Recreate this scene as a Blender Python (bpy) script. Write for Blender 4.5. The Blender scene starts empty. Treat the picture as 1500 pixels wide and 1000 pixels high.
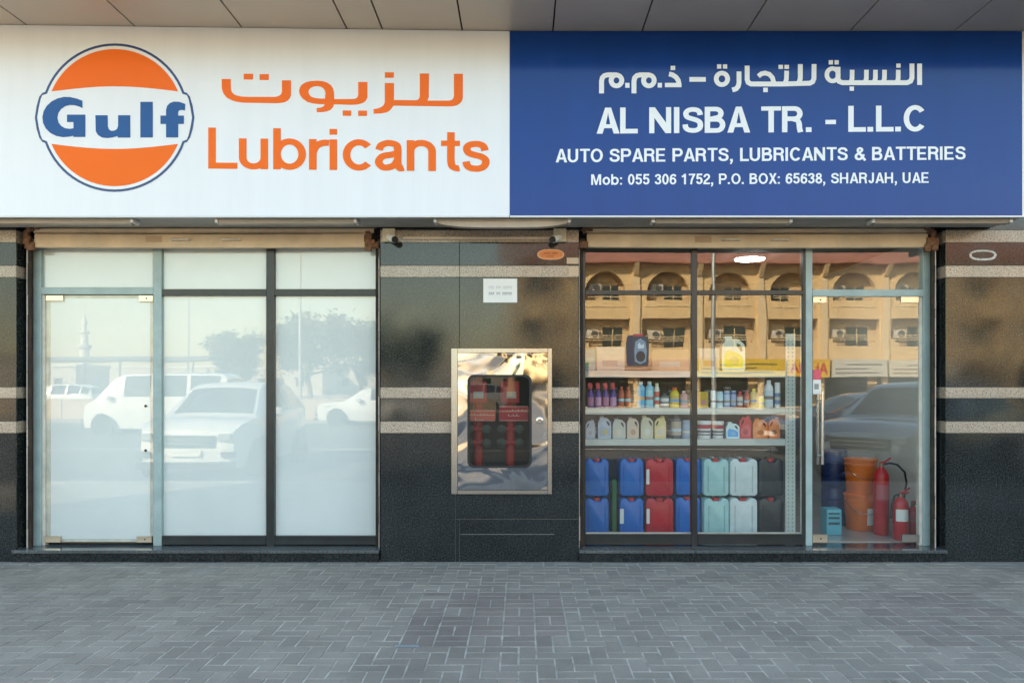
import bpy, bmesh, math, random
from mathutils import Vector, Matrix
R = math.radians
random.seed(7)
scene = bpy.context.scene
COL = scene.collection

# ------------------------------------------------------------------ camera
F, CX, HY, CAMY, CAMZ = 1161.0, 765.0, 563.0, -6.9, 1.54
cam_d = bpy.data.cameras.new('camera'); cam = bpy.data.objects.new('camera', cam_d); COL.objects.link(cam)
cam.location = (0, CAMY, CAMZ); cam.rotation_euler = (R(90), 0, 0)
cam_d.sensor_width = 36; cam_d.lens = F/1500*36
cam_d.shift_x = -0.010; cam_d.shift_y = 0.042
cam_d.clip_start = 0.05; cam_d.clip_end = 2000
scene.camera = cam

# ------------------------------------------------------------------ sky + sun
SUN_AZ, SUN_EL = R(-38), R(29)          # azimuth from +Y (behind the shop) towards +X
world = bpy.data.worlds.new('World'); scene.world = world; world.use_nodes = True
wn = world.node_tree.nodes; wl = world.node_tree.links
sky = wn.new('ShaderNodeTexSky'); sky.sky_type = 'NISHITA'; sky.sun_disc = False
sky.sun_elevation = SUN_EL; sky.sun_rotation = SUN_AZ; sky.air_density = 1.6; sky.dust_density = 0.7; sky.ozone_density = 1.0
bg = wn['Background']; bg.inputs['Strength'].default_value = 0.15
wl.new(sky.outputs[0], bg.inputs['Color'])
sd = bpy.data.lights.new('sun', 'SUN'); sd.energy = 5.0; sd.angle = R(0.6); sd.color = (1.0, 0.84, 0.60)
sun = bpy.data.objects.new('sun', sd); COL.objects.link(sun)
sv = Vector((math.sin(SUN_AZ)*math.cos(SUN_EL), math.cos(SUN_AZ)*math.cos(SUN_EL), math.sin(SUN_EL)))
sun.rotation_euler = sv.to_track_quat('Z', 'Y').to_euler(); sun.location = (-30, 40, 40)
vs = scene.view_settings; vs.view_transform = 'Standard'; vs.look = 'None'; vs.gamma = 1.0; vs.use_curve_mapping = False
vs.exposure = 1.85
scene.render.engine = 'CYCLES'
cy = scene.cycles; cy.use_denoising = True; cy.max_bounces = 10; cy.transparent_max_bounces = 24; cy.glossy_bounces = 6
cy.caustics_reflective = False; cy.caustics_refractive = False; cy.sample_clamp_indirect = 8

# ------------------------------------------------------------------ coordinates (photo pixel + depth -> place)
def P(px, py, Y=0.0):
    d = Y - CAMY
    return ((px-CX)*d/F, Y, CAMZ-(py-HY)*d/F)
def PX(px, Y=0.0): return (px-CX)*(Y-CAMY)/F
def PZ(py, Y=0.0): return CAMZ-(py-HY)*(Y-CAMY)/F
GLY = 0.19                                # plane of the glass
def RX(px, D): return (px-CX)*D/F         # something mirrored in the glass, D metres of light path away
def RY(D): return 2*GLY-CAMY-D
def RZ(py, D): return CAMZ-(py-HY)*D/F

# ------------------------------------------------------------------ materials
MATS = {}
def mat(name, col, rough=0.5, metal=0.0, spec=0.5, var=0.0, vscale=3.0, col2=None, bump=0.0, bscale=40.0, coat=0.0,
        coatr=0.03, emit=None, estr=0.0, ramp=(0.35, 0.65), detail=4.0, coord='POS', rvar=0.0, stretch=None):
    if name in MATS: return MATS[name]
    m = bpy.data.materials.new(name); m.use_nodes = True
    nt = m.node_tree; b = nt.nodes['Principled BSDF']
    c4 = (*col, 1)
    b.inputs['Base Color'].default_value = c4
    b.inputs['Roughness'].default_value = rough; b.inputs['Metallic'].default_value = metal
    b.inputs['Specular IOR Level'].default_value = spec
    b.inputs['Coat Weight'].default_value = coat; b.inputs['Coat Roughness'].default_value = coatr
    if emit: b.inputs['Emission Color'].default_value = (*emit, 1); b.inputs['Emission Strength'].default_value = estr
    src = None
    if var or bump or rvar or col2:
        if coord == 'POS': src = nt.nodes.new('ShaderNodeNewGeometry').outputs['Position']
        else: src = nt.nodes.new('ShaderNodeTexCoord').outputs['Object']
        if stretch:
            mp = nt.nodes.new('ShaderNodeMapping'); mp.inputs['Scale'].default_value = stretch; nt.links.new(src, mp.inputs['Vector']); src = mp.outputs['Vector']
    if var or col2:
        n = nt.nodes.new('ShaderNodeTexNoise'); n.inputs['Scale'].default_value = vscale; n.inputs['Detail'].default_value = detail
        n.inputs['Roughness'].default_value = 0.6
        nt.links.new(src, n.inputs['Vector'])
        r = nt.nodes.new('ShaderNodeValToRGB')
        a = tuple(max(0, c*(1-var)) for c in col); z = col2 if col2 else tuple(min(1, c*(1+var)) for c in col)
        if col2: a = col
        r.color_ramp.elements[0].position = ramp[0]; r.color_ramp.elements[1].position = ramp[1]
        r.color_ramp.elements[0].color = (*a, 1); r.color_ramp.elements[1].color = (*z, 1)
        nt.links.new(n.outputs['Fac'], r.inputs['Fac']); nt.links.new(r.outputs['Color'], b.inputs['Base Color'])
    if rvar:
        n3 = nt.nodes.new('ShaderNodeTexNoise'); n3.inputs['Scale'].default_value = 2.5; n3.inputs['Detail'].default_value = 6
        nt.links.new(src, n3.inputs['Vector'])
        mr = nt.nodes.new('ShaderNodeMapRange'); mr.inputs['From Min'].default_value = 0.3; mr.inputs['From Max'].default_value = 0.7
        mr.inputs['To Min'].default_value = max(0.0, rough-rvar); mr.inputs['To Max'].default_value = rough+rvar
        nt.links.new(n3.outputs['Fac'], mr.inputs['Value']); nt.links.new(mr.outputs['Result'], b.inputs['Roughness'])
    if bump:
        n2 = nt.nodes.new('ShaderNodeTexNoise'); n2.inputs['Scale'].default_value = bscale; n2.inputs['Detail'].default_value = 5
        nt.links.new(src, n2.inputs['Vector'])
        bp = nt.nodes.new('ShaderNodeBump'); bp.inputs['Strength'].default_value = bump; bp.inputs['Distance'].default_value = 0.01
        nt.links.new(n2.outputs['Fac'], bp.inputs['Height']); nt.links.new(bp.outputs['Normal'], b.inputs['Normal'])
    MATS[name] = m
    return m

def speckle(name, base, dark, light, scale, rough, band=(0.36, 0.5, 0.64), big=0.25, coat=0.0, spec=0.5):
    """polished granite: crystals of three tones, plus slow clouding"""
    m = bpy.data.materials.new(name); m.use_nodes = True; nt = m.node_tree; b = nt.nodes['Principled BSDF']
    g = nt.nodes.new('ShaderNodeNewGeometry').outputs['Position']
    n = nt.nodes.new('ShaderNodeTexNoise'); n.inputs['Scale'].default_value = scale; n.inputs['Detail'].default_value = 3; n.inputs['Roughness'].default_value = 0.75
    nt.links.new(g, n.inputs['Vector'])
    r = nt.nodes.new('ShaderNodeValToRGB'); e = r.color_ramp.elements
    e[0].position = band[0]; e[0].color = (*dark, 1); e[1].position = band[2]; e[1].color = (*light, 1)
    k = e.new(band[1]); k.color = (*base, 1)
    nt.links.new(n.outputs['Fac'], r.inputs['Fac'])
    n2 = nt.nodes.new('ShaderNodeTexNoise'); n2.inputs['Scale'].default_value = 2.2; n2.inputs['Detail'].default_value = 3
    nt.links.new(g, n2.inputs['Vector'])
    mr = nt.nodes.new('ShaderNodeMapRange'); mr.inputs['To Min'].default_value = 1-big; mr.inputs['To Max'].default_value = 1+big
    mr.inputs['From Min'].default_value = 0.3; mr.inputs['From Max'].default_value = 0.7
    nt.links.new(n2.outputs['Fac'], mr.inputs['Value'])
    mx = nt.nodes.new('ShaderNodeMix'); mx.data_type = 'RGBA'; mx.blend_type = 'MULTIPLY'; mx.inputs['Factor'].default_value = 1
    nt.links.new(r.outputs['Color'], mx.inputs['A'])
    cmb = nt.nodes.new('ShaderNodeCombineColor')
    for i in range(3): nt.links.new(mr.outputs['Result'], cmb.inputs[i])
    nt.links.new(cmb.outputs['Color'], mx.inputs['B']); nt.links.new(mx.outputs['Result'], b.inputs['Base Color'])
    n3 = nt.nodes.new('ShaderNodeTexNoise'); n3.inputs['Scale'].default_value = 3.1; n3.inputs['Detail'].default_value = 6
    nt.links.new(g, n3.inputs['Vector'])
    m2 = nt.nodes.new('ShaderNodeMapRange'); m2.inputs['From Min'].default_value = .35; m2.inputs['From Max'].default_value = .7
    m2.inputs['To Min'].default_value = rough*0.7; m2.inputs['To Max'].default_value = rough*1.6
    nt.links.new(n3.outputs['Fac'], m2.inputs['Value']); nt.links.new(m2.outputs['Result'], b.inputs['Roughness'])
    b.inputs['Specular IOR Level'].default_value = spec
    MATS[name] = m
    return m

def glass(name, tint, ior, wav=0.0, gcol=(1, 1, 1), ws=1.3):
    m = bpy.data.materials.new(name); m.use_nodes = True; nt = m.node_tree
    nt.nodes.remove(nt.nodes['Principled BSDF']); out = nt.nodes['Material Output']
    t = nt.nodes.new('ShaderNodeBsdfTransparent'); t.inputs['Color'].default_value = (*tint, 1)
    g = nt.nodes.new('ShaderNodeBsdfGlossy'); g.inputs['Roughness'].default_value = 0.0; g.inputs['Color'].default_value = (*gcol, 1)
    # Schlick reflectance, the same from either side of the sheet
    ge = nt.nodes.new('ShaderNodeNewGeometry'); vd = nt.nodes.new('ShaderNodeVectorMath'); vd.operation = 'DOT_PRODUCT'
    nt.links.new(ge.outputs['Normal'], vd.inputs[0]); nt.links.new(ge.outputs['Incoming'], vd.inputs[1])
    def mth(op, a, b=None, c=None):
        q = nt.nodes.new('ShaderNodeMath'); q.operation = op
        for i, v in enumerate((a, b, c)):
            if v is None: continue
            if isinstance(v, (int, float)): q.inputs[i].default_value = v
            else: nt.links.new(v, q.inputs[i])
        return q.outputs[0]
    f0 = ((ior-1)/(ior+1))**2
    ab = mth('ABSOLUTE', vd.outputs['Value']); om = mth('SUBTRACT', 1.0, ab); p5 = mth('POWER', om, 5.0)
    fr_ = mth('MULTIPLY_ADD', p5, 1-f0, f0)
    x = nt.nodes.new('ShaderNodeMixShader')
    nt.links.new(fr_, x.inputs[0]); nt.links.new(t.outputs[0], x.inputs[1]); nt.links.new(g.outputs[0], x.inputs[2])
    nt.links.new(x.outputs[0], out.inputs['Surface'])
    if wav:
        p = nt.nodes.new('ShaderNodeNewGeometry').outputs['Position']
        n = nt.nodes.new('ShaderNodeTexNoise'); n.inputs['Scale'].default_value = ws; n.inputs['Detail'].default_value = 1.0
        nt.links.new(p, n.inputs['Vector'])
        bp = nt.nodes.new('ShaderNodeBump'); bp.inputs['Strength'].default_value = 1.0; bp.inputs['Distance'].default_value = wav
        nt.links.new(n.outputs['Fac'], bp.inputs['Height']); nt.links.new(bp.outputs['Normal'], g.inputs['Normal'])
    MATS[name] = m
    return m

granite = speckle('dark_granite', (0.020, 0.024, 0.024), (0.008, 0.010, 0.010), (0.062, 0.072, 0.070), 75, 0.085, (0.38, 0.52, 0.70), spec=0.54)
stepstone = speckle('step_granite', (0.018, 0.021, 0.021), (0.008, 0.009, 0.009), (0.05, 0.055, 0.053), 70, 0.12, (0.38, 0.52, 0.72))
treadstone = speckle('tread_granite', (0.10, 0.11, 0.11), (0.05, 0.055, 0.055), (0.17, 0.18, 0.18), 60, 0.14, (0.38, 0.52, 0.72))
bandstone = speckle('beige_granite', (0.36, 0.29, 0.22), (0.09, 0.07, 0.05), (0.52, 0.44, 0.35), 85, 0.16, (0.34, 0.44, 0.62), big=0.12)
mortar = mat('mortar', (0.20, 0.195, 0.175), 0.9)
teal = mat('teal_aluminium', (0.33, 0.43, 0.42), 0.38, var=0.10, vscale=6, rvar=0.1)
dkframe = mat('dark_aluminium', (0.022, 0.026, 0.026), 0.3, var=0.2, vscale=8)
whiteframe = mat('cream_strip', (0.62, 0.58, 0.50), 0.5, var=0.12, vscale=9)
railrust = mat('rail_rust', (0.016, 0.012, 0.010), 0.85, col2=(0.055, 0.034, 0.022), vscale=9, bump=0.4, bscale=60)
rust = mat('rust', (0.10, 0.045, 0.022), 0.85, col2=(0.26, 0.14, 0.08), vscale=22, bump=0.4, bscale=60)
film = mat('white_film', (0.79, 0.80, 0.775), 0.7, var=0.035, vscale=1.1)
film2 = mat('white_film_upper_lit', (0.77, 0.775, 0.765), 0.7, var=0.03, vscale=1.3)  # same film in the upper panes, light on them put into the tint
cream = mat('bounce_warmed_shutter_paint', (0.66, 0.52, 0.36), 0.5, var=0.10, vscale=5, rvar=0.1)  # warm bounce light off the ground is put into this paint colour
chrome = mat('chrome', (0.62, 0.62, 0.60), 0.12, 1.0)
brass = mat('satin_steel_fitting', (0.66, 0.58, 0.46), 0.28, 0.9)
glassL = glass('pane_glass_film', (0.95, 0.985, 0.98), 1.8, 0.0007)
glassR = glass('pane_glass_clear', (0.92, 0.95, 0.94), 2.0, 0.0010, ws=1.6)
glassD = glass('door_glass', (0.90, 0.94, 0.93), 2.0, 0.0006)
glassC = glass('wired_glass', (0.66, 0.68, 0.66), 1.42)
signwhite = mat('sign_white', (0.755, 0.77, 0.79), 0.22, spec=0.5, var=0.016, vscale=1.5, stretch=(5, 1, .4))
signblue = mat('sign_blue', (0.006, 0.045, 0.235), 0.13, spec=0.27, var=0.05, vscale=1.0, stretch=(4, 1, .5))
inkorange = mat('ink_orange', (0.86, 0.150, 0.006), 0.35, spec=0.2)
inkblue = mat('ink_blue', (0.026, 0.100, 0.29), 0.35, spec=0.2)
inknavy = mat('ink_navy', (0.030, 0.060, 0.17), 0.25)
inkwhite = mat('ink_white', (0.80, 0.83, 0.86), 0.25)
alum = mat('aluminium_trim', (0.62, 0.63, 0.64), 0.4, 0.3)
soffitm = mat('soffit_panel_grey', (0.52, 0.445, 0.36), 0.36, 0.1, var=0.06, vscale=0.8)
darkgap = mat('dark_gap', (0.010, 0.010, 0.010), 0.9)
under = mat('sign_underside', (0.34, 0.33, 0.31), 0.6, var=0.12, vscale=4)
lampbody = mat('lamp_enamel', (0.42, 0.38, 0.32), 0.45, var=0.08, vscale=7)
lampdiff = mat('lamp_diffuser', (0.46, 0.39, 0.32), 0.35, var=0.05, vscale=7)
upperwall = mat('upper_wall', (0.45, 0.40, 0.33), 0.8, var=0.08, vscale=0.6)
white = mat('white_paint', (0.78, 0.78, 0.76), 0.5)
inwall_dim = mat('interior_wall_darkened', (0.22, 0.21, 0.19), 0.8, var=0.3, vscale=1.2)  # white wall darkened in colour, standing for shade and dark stock inside
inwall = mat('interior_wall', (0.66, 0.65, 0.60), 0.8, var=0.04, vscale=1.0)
infloor = mat('interior_tile', (0.34, 0.34, 0.32), 0.18, var=0.08, vscale=2)
shelfpaint = mat('shelf_enamel', (0.56, 0.60, 0.55), 0.4, var=0.05, vscale=5)
black = mat('black_plastic', (0.012, 0.012, 0.013), 0.4)
rubber = mat('black_rubber', (0.014, 0.014, 0.014), 0.55)
paper = mat('white_paper', (0.80, 0.78, 0.72), 0.7)
greyink = mat('grey_ink', (0.30, 0.29, 0.28), 0.7)
paleink = mat('pale_ink', (0.58, 0.56, 0.53), 0.7)
redpaint = mat('red_paint', (0.50, 0.018, 0.020), 0.3, var=0.08, vscale=10)

# ------------------------------------------------------------------ mesh helpers
class MB:
    def __init__(s): s.v = []; s.f = []
    def add(s, vs, fs):
        o = len(s.v); s.v += [tuple(v) for v in vs]; s.f += [tuple(i+o for i in f) for f in fs]; return s
    def box(s, x0, x1, y0, y1, z0, z1):
        return s.add([(x0,y0,z0),(x1,y0,z0),(x1,y1,z0),(x0,y1,z0),(x0,y0,z1),(x1,y0,z1),(x1,y1,z1),(x0,y1,z1)],
                     [(0,3,2,1),(4,5,6,7),(0,1,5,4),(1,2,6,5),(2,3,7,6),(3,0,4,7)])
    def tube(s, pts, r, n=10, cap=True):
        pts = [Vector(p) for p in pts]; rs = r if isinstance(r, (list, tuple)) else [r]*len(pts)
        vs = []; fs = []; up = Vector((0.123, 0.31, 0.94)).normalized()
        for i, p in enumerate(pts):
            t = (pts[min(i+1, len(pts)-1)]-pts[max(i-1, 0)]).normalized()
            if i == 0: 
                u = t.orthogonal().normalized()
            else:
                u = (u - t*u.dot(t)).normalized()
            w = t.cross(u)
            for k in range(n):
                a = 2*math.pi*k/n; vs.append(p+(u*math.cos(a)+w*math.sin(a))*rs[i])
        for i in range(len(pts)-1):
            for k in range(n):
                a, b = i*n+k, i*n+(k+1) % n; fs.append((a, b, b+n, a+n))
        if cap: fs.append(tuple(reversed(range(n)))); fs.append(tuple(range((len(pts)-1)*n, len(pts)*n)))
        return s.add(vs, fs)
    def lathe(s, prof, n=20, c=(0, 0, 0), sy=1.0, axis='Z'):
        vs = []; fs = []
        for (r, z) in prof:
            for k in range(n):
                a = 2*math.pi*k/n; x, y = r*math.cos(a), r*math.sin(a)*sy
                if axis == 'Z': vs.append((c[0]+x, c[1]+y, c[2]+z))
                else: vs.append((c[0]+x, c[1]-z, c[2]+y))
        for i in range(len(prof)-1):
            for k in range(n):
                a, b = i*n+k, i*n+(k+1) % n; fs.append((a, b, b+n, a+n))
        fs.append(tuple(reversed(range(n)))); fs.append(tuple(range((len(prof)-1)*n, len(prof)*n)))
        return s.add(vs, fs)
    def prism(s, poly, y0, y1):
        n = len(poly)
        a = sum(poly[i][0]*poly[(i+1) % n][1]-poly[(i+1) % n][0]*poly[i][1] for i in range(n))
        if a < 0: poly = poly[::-1]
        vs = [(x, y0, z) for x, z in poly]+[(x, y1, z) for x, z in poly]
        fs = [tuple(range(n)), tuple(reversed(range(n, 2*n)))]
        for i in range(n):
            j = (i+1) % n; fs.append((i, i+n, j+n, j))
        return s.add(vs, fs)
    def build(s, name, m, parent=None, bevel=0.0, smooth=False, seg=1):
        me = bpy.data.meshes.new(name); me.from_pydata(s.v, [], s.f); me.update()
        if bevel or True:
            bm = bmesh.new(); bm.from_mesh(me)
            bmesh.ops.recalc_face_normals(bm, faces=bm.faces)
            if bevel:
                es = [e for e in bm.edges if len(e.link_faces) == 2 and e.calc_face_angle(0) > 0.6]
                bmesh.ops.bevel(bm, geom=es, offset=bevel, segments=seg, affect='EDGES', profile=0.5, clamp_overlap=True)
            bm.to_mesh(me); bm.free()
        return link(name, me, m, parent, smooth)

def link(name, me, m, parent=None, smooth=False):
    if m: me.materials.clear(); me.materials.append(m)
    if smooth:
        for p in me.polygons: p.use_smooth = True
        try: me.set_sharp_from_angle(angle=R(38))
        except Exception: pass
    o = bpy.data.objects.new(name, me); COL.objects.link(o)
    if parent: o.parent = parent
    return o
def tag(o, label=None, cat=None, group=None, kind=None):
    if label: o['label'] = label
    if cat: o['category'] = cat
    if group: o['group'] = group
    if kind: o['kind'] = kind
    return o
def thing(name, label, cat, loc=(0, 0, 0), rz=0.0, group=None):
    o = bpy.data.objects.new(name, None); COL.objects.link(o); o.location = loc; o.rotation_euler = (0, 0, rz)
    o.empty_display_size = 0.1
    return tag(o, label, cat, group)
def box(name, m, parent, x0, x1, y0, y1, z0, z1, bevel=0.0):
    return MB().box(min(x0,x1), max(x0,x1), min(y0,y1), max(y0,y1), min(z0,z1), max(z0,z1)).build(name, m, parent, bevel)
def copy_tree(o, parent=None):
    c = o.copy(); COL.objects.link(c); c.parent = parent
    for ch in list(o.children): copy_tree(ch, c)
    return c

def curve_mesh(loops, ext):
    cu = bpy.data.curves.new('tmp', 'CURVE'); cu.dimensions = '2D'; cu.fill_mode = 'BOTH'; cu.extrude = ext
    for lp in loops:
        s = cu.splines.new('POLY'); s.points.add(len(lp)-1); s.use_cyclic_u = True
        for i, (x, z) in enumerate(lp): s.points[i].co = (x, z, 0, 1)
    ob = bpy.data.objects.new('tmp', cu); me = bpy.data.meshes.new_from_object(ob)
    bpy.data.objects.remove(ob); bpy.data.curves.remove(cu)
    return me
def upright(me, Y):                       # XY outline -> upright, facing -Y, front face at Y
    zmax = max((v.co.z for v in me.vertices), default=0)
    for v in me.vertices: x, y, z = v.co; v.co = (x, Y+(zmax-z), y)
    return me
def flat(name, loops, Y, m, parent, ext=0.0006):
    return link(name, upright(curve_mesh(loops, ext), Y), m, parent)
def join(name, meshes, m, parent):
    bm = bmesh.new()
    for me in meshes: bm.from_mesh(me); bpy.data.meshes.remove(me)
    me = bpy.data.meshes.new(name); bm.to_mesh(me); bm.free()
    return link(name, me, m, parent)
def text_raw(body, bold=0.0, space=1.0):
    cu = bpy.data.curves.new('tmp', 'FONT'); cu.body = body; cu.size = 1; cu.offset = bold; cu.space_character = space; cu.extrude = 0.002; cu.resolution_u = 4
    ob = bpy.data.objects.new('tmp', cu); me = bpy.data.meshes.new_from_object(ob)
    bpy.data.objects.remove(ob); bpy.data.curves.remove(cu)
    return me
def text(name, body, px0, px1, top, base, Y, m, parent, bold=0.0, space=1.0, tilt=0.0, flip=False, ext=0.0012):
    """letters whose capitals run from photo row top to row base, fitted between px0 and px1, at depth Y"""
    h = text_raw('H', bold); ch = max(v.co.y for v in h.vertices); cb = min(v.co.y for v in h.vertices); bpy.data.meshes.remove(h)
    me = text_raw(body, bold, space)
    xs = [v.co.x for v in me.vertices]; x0, x1 = min(xs), max(xs)
    X0, X1, Z0, Z1 = PX(px0, Y), PX(px1, Y), PZ(base, Y), PZ(top, Y)
    for v in me.vertices:
        u = (v.co.x-x0)/(x1-x0); w = (v.co.y-cb)/(ch-cb)
        X = X0+u*(X1-X0); Z = Z0+w*(Z1-Z0)-tilt*(X1-X0)*u
        v.co = (X, Y+(ext if v.co.z < 0 else 0), Z)
    return link(name, me, m, parent)
def px_loop(pts, ox, oy, s, Y): return [(PX(ox+x/s, Y), PZ(oy+y/s, Y)) for x, y in pts]
def px_rect(x0, y0, x1, y1): return [(x0, y0), (x1, y0), (x1, y1), (x0, y1)]
def ribbon(pts, w):
    """outline of a pen stroke of width w along pts"""
    P2 = [Vector(p) for i, p in enumerate(pts) if i == 0 or (Vector(p)-Vector(pts[i-1])).length > 1e-5]; L = []; Rr = []
    for i, p in enumerate(P2):
        a = (p-P2[i-1]).normalized() if i else None
        b = (P2[i+1]-p).normalized() if i < len(P2)-1 else None
        if a is None: t = b; k = 1
        elif b is None: t = a; k = 1
        else:
            t = (a+b).normalized(); k = 1/max(0.5, t.dot(a))
        n = Vector((-t.y, t.x))*w/2*k; L.append(tuple(p+n)); Rr.append(tuple(p-n))
    return L+Rr[::-1]
def ellipse(cx, cy, rx, ry, n=28, a0=0, a1=360, full=True):
    return [(cx+rx*math.cos(R(a0+(a1-a0)*i/(n if full else n-1))), cy+ry*math.sin(R(a0+(a1-a0)*i/(n if full else n-1)))) for i in range(n)]

# ---- a plain grotesque alphabet drawn with pen strokes (capital height 1)
def smooth(pts, n=6):
    P2 = [Vector(p) for p in pts]; out = []
    for i in range(len(P2)-1):
        p0, p1, p2, p3 = P2[max(i-1, 0)], P2[i], P2[i+1], P2[min(i+2, len(P2)-1)]
        for k in range(n):
            t = k/n; out.append(tuple(0.5*((2*p1)+(p2-p0)*t+(2*p0-5*p1+4*p2-p3)*t*t+(3*p1-p0-3*p2+p3)*t**3)))
    return out+[tuple(P2[-1])]
def arcp(cx, cy, rx, ry, a0, a1, n=14): return [(cx+rx*math.cos(R(a0+(a1-a0)*i/n)), cy+ry*math.sin(R(a0+(a1-a0)*i/n))) for i in range(n+1)]
def rct(x0, y0, x1, y1): return ('A', [[(x0, y0), (x1, y0), (x1, y1), (x0, y1)]])
def ringp(cx, cy, rx, ry, s): return ('A', [ellipse(cx, cy, rx+s/2, ry+s/2, 36), ellipse(cx, cy, rx-s/2, ry-s/2, 36)])
def glyph(c, s):
    h = s/2; S = lambda p: ('S', p); W = lambda p: ('S', smooth(p)); A = lambda *l: ('A', list(l)); e = 0.09
    xh = .745
    if c == 'L': return [S([(h, 1), (h, h), (.57, h)])], .60
    if c == 'A': k = s*1.08; return [A([(0, 0), (.37-k/2, 1), (.37+k/2, 1), (.74, 0), (.74-k, 0), (.74-k-.055, .21), (k+.055, .21), (k, 0)], [(k+.11, .36), (.74-k-.11, .36), (.37, .80)])], .76
    if c == 'N': return [A([(0, 0), (0, 1), (s*1.05, 1), (.71-s*.95, .40), (.71-s*.95, 1), (.71, 1), (.71, 0), (.71-s*1.05, 0), (s*.95, .60), (s*.95, 0)])], .80
    if c == 'I': return [rct(0, 0, s, 1)], s+.10
    if c == 'S': return [W([(.575, .69), (.55, .80), (.47, .88), (.335, .905), (.21, .88), (.125, .80), (.115, .70), (.165, .61), (.30, .55), (.44, .50), (.55, .42), (.58, .30), (.55, .18), (.45, .11), (.335, .095), (.20, .12), (.11, .20), (.09, .33)])], .72
    if c == 'B': return [rct(0, 0, s, 1), S([(h, 1-h), (.36, 1-h)]+arcp(.36, .745, .165, 1-h-.745, 90, -90, 10)+[(h, .49+h*.1)]), S([(h, .515), (.40, .515)]+arcp(.40, (.515+h)/2, .18, (.515-h)/2, 90, -90, 10)+[(h, h)])], .73
    if c == 'T': return [rct(0, 1-s*.92, .64, 1), rct(.32-h, 0, .32+h, 1-s*.92)], .67
    if c == 'R': return [rct(0, 0, s, 1), S([(h, 1-h), (.40, 1-h)]+arcp(.40, .715, .18, 1-h-.715, 90, -90, 10)+[(h, .52)]), W([(.36, .50), (.49, .46), (.55, .34), (.565, .16), (.60, 0)])], .75
    if c == 'C': return [S(arcp(.37, .5, .37-h, .5-h+.01, 38, 322, 30))], .76
    if c == 'U': return [S([(h, 1), (h, .34)]+arcp(.335, .34, .335-h, .34-h+.01, 180, 360, 18)+[(.67-h, 1)])], .77
    if c == 'O': return [ringp(.39, .5, .39-h, .5-h+.01, s)], .83
    if c == 'P': return [rct(0, 0, s, 1), S([(h, 1-h), (.40, 1-h)]+arcp(.40, .69, .18, 1-h-.69, 90, -90, 10)+[(h, .47)])], .70
    if c == 'E': return [rct(0, 0, s, 1), rct(s, 1-s*.9, .58, 1), rct(s, .5-s*.42, .54, .5+s*.42), rct(s, 0, .60, s*.9)], .68
    if c == 'M': return [A([(0, 0), (0, 1), (s*1.35, 1), (.42, .30), (.84-s*1.35, 1), (.84, 1), (.84, 0), (.84-s, 0), (.84-s, .70), (.42+s*.4, 0), (.42-s*.4, 0), (s, .70), (s, 0)])], .93
    if c == 'H': return [rct(0, 0, s, 1), rct(.70-s, 0, .70, 1), rct(s, .5-s*.45, .70-s, .5+s*.45)], .80
    if c == 'X': k = s*1.2; return [A([(0, 0), (.24, .51), (.02, 1), (.02+k, 1), (.34, .68), (.66-k, 1), (.66, 1), (.44, .51), (.68, 0), (.68-k, 0), (.34, .34), (k, 0)])], .71
    if c == 'J': return [S([(.48-h, 1), (.48-h, .30)]+arcp(.245, .30, .235-h, .30-h, 0, -175, 14))], .57
    if c == '&': return [W([(.70, -.01), (.50, .28), (.29, .58), (.22, .74), (.26, .86), (.36, .905), (.46, .86), (.49, .76), (.43, .66)]), W([(.43, .66), (.26, .52), (.13, .40), (.095, .26), (.15, .14), (.28, .09), (.42, .13), (.53, .26), (.59, .46)])], .76
    if c == '.': return [rct(.02, 0, .02+s*1.05, s*1.05)], s+.12
    if c == ',': return [A([(.02, 0), (.02, s*1.05), (.02+s*1.05, s*1.05), (.02+s*1.05, -.02), (.04+s*.5, -.20), (.02, -.22), (.02, -.14), (.02+s*.45, 0)])], s+.12
    if c == ':': return [rct(.02, 0, .02+s, s), rct(.02, .53, .02+s, .53+s)], s+.12
    if c == '-': return [rct(.02, .30, .36, .30+s*.95)], .42
    if c == ' ': return [], .34
    if c == '0': return [ringp(.28, .5, .28-h, .5-h+.01, s)], .60
    if c == '1': return [rct(.22, 0, .22+s, 1), W([(.03, .74), (.14, .76), (.22, .82), (.26, .92)])], .58
    if c == '2': return [W([(.09, .66), (.13, .82), (.28, .905), (.43, .85), (.475, .70), (.42, .56), (.24, .38), (.12, .24), (.09, .10)]), rct(.0, 0, .55, s*.95)], .60
    if c == '3': return [W([(.09, .72), (.14, .85), (.28, .905), (.41, .86), (.455, .74), (.40, .61), (.24, .54)]), W([(.24, .54), (.42, .47), (.475, .30), (.43, .16), (.28, .095), (.13, .15), (.085, .29)])], .60
    if c == '5': return [S([(.53, 1-h*.95), (.15, 1-h*.95), (.10, .50)]), W([(.085, .50), (.18, .575), (.30, .60), (.43, .53), (.475, .35), (.43, .17), (.29, .095), (.15, .14), (.085, .28)])], .60
    if c == '6': return [ringp(.285, .325, .285-h, .325-h+.005, s), W([(.49, .74), (.44, .86), (.31, .905), (.17, .82), (.10, .62), (.09, .33)])], .60
    if c == '7': return [rct(.02, 1-s*.92, .56, 1), W([(.47, .92), (.36, .66), (.26, .38), (.21, 0)])], .59
    if c == '8': return [ringp(.285, .735, .255-h, .265-h, s*.92), ringp(.285, .29, .285-h, .29-h+.005, s)], .60
    if c == 'u': return [S([(h, xh), (h, .27)]+arcp(.285, .27, .285-h, .27-h+.01, 180, 350, 14)), rct(.57-s, 0, .57, xh)], .67
    if c == 'n': return [rct(0, 0, s, xh), S(arcp(.285, xh-.27, .285-h, .27-h+.01, 170, 0, 14)+[(.57-h, 0)])], .67
    if c == 'b': return [rct(0, 0, s, 1), ringp(.32, xh/2, .32-h, xh/2-h+.01, s)], .70
    if c == 'o': return [ringp(.32, xh/2, .32-h, xh/2-h+.01, s)], .70
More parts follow.
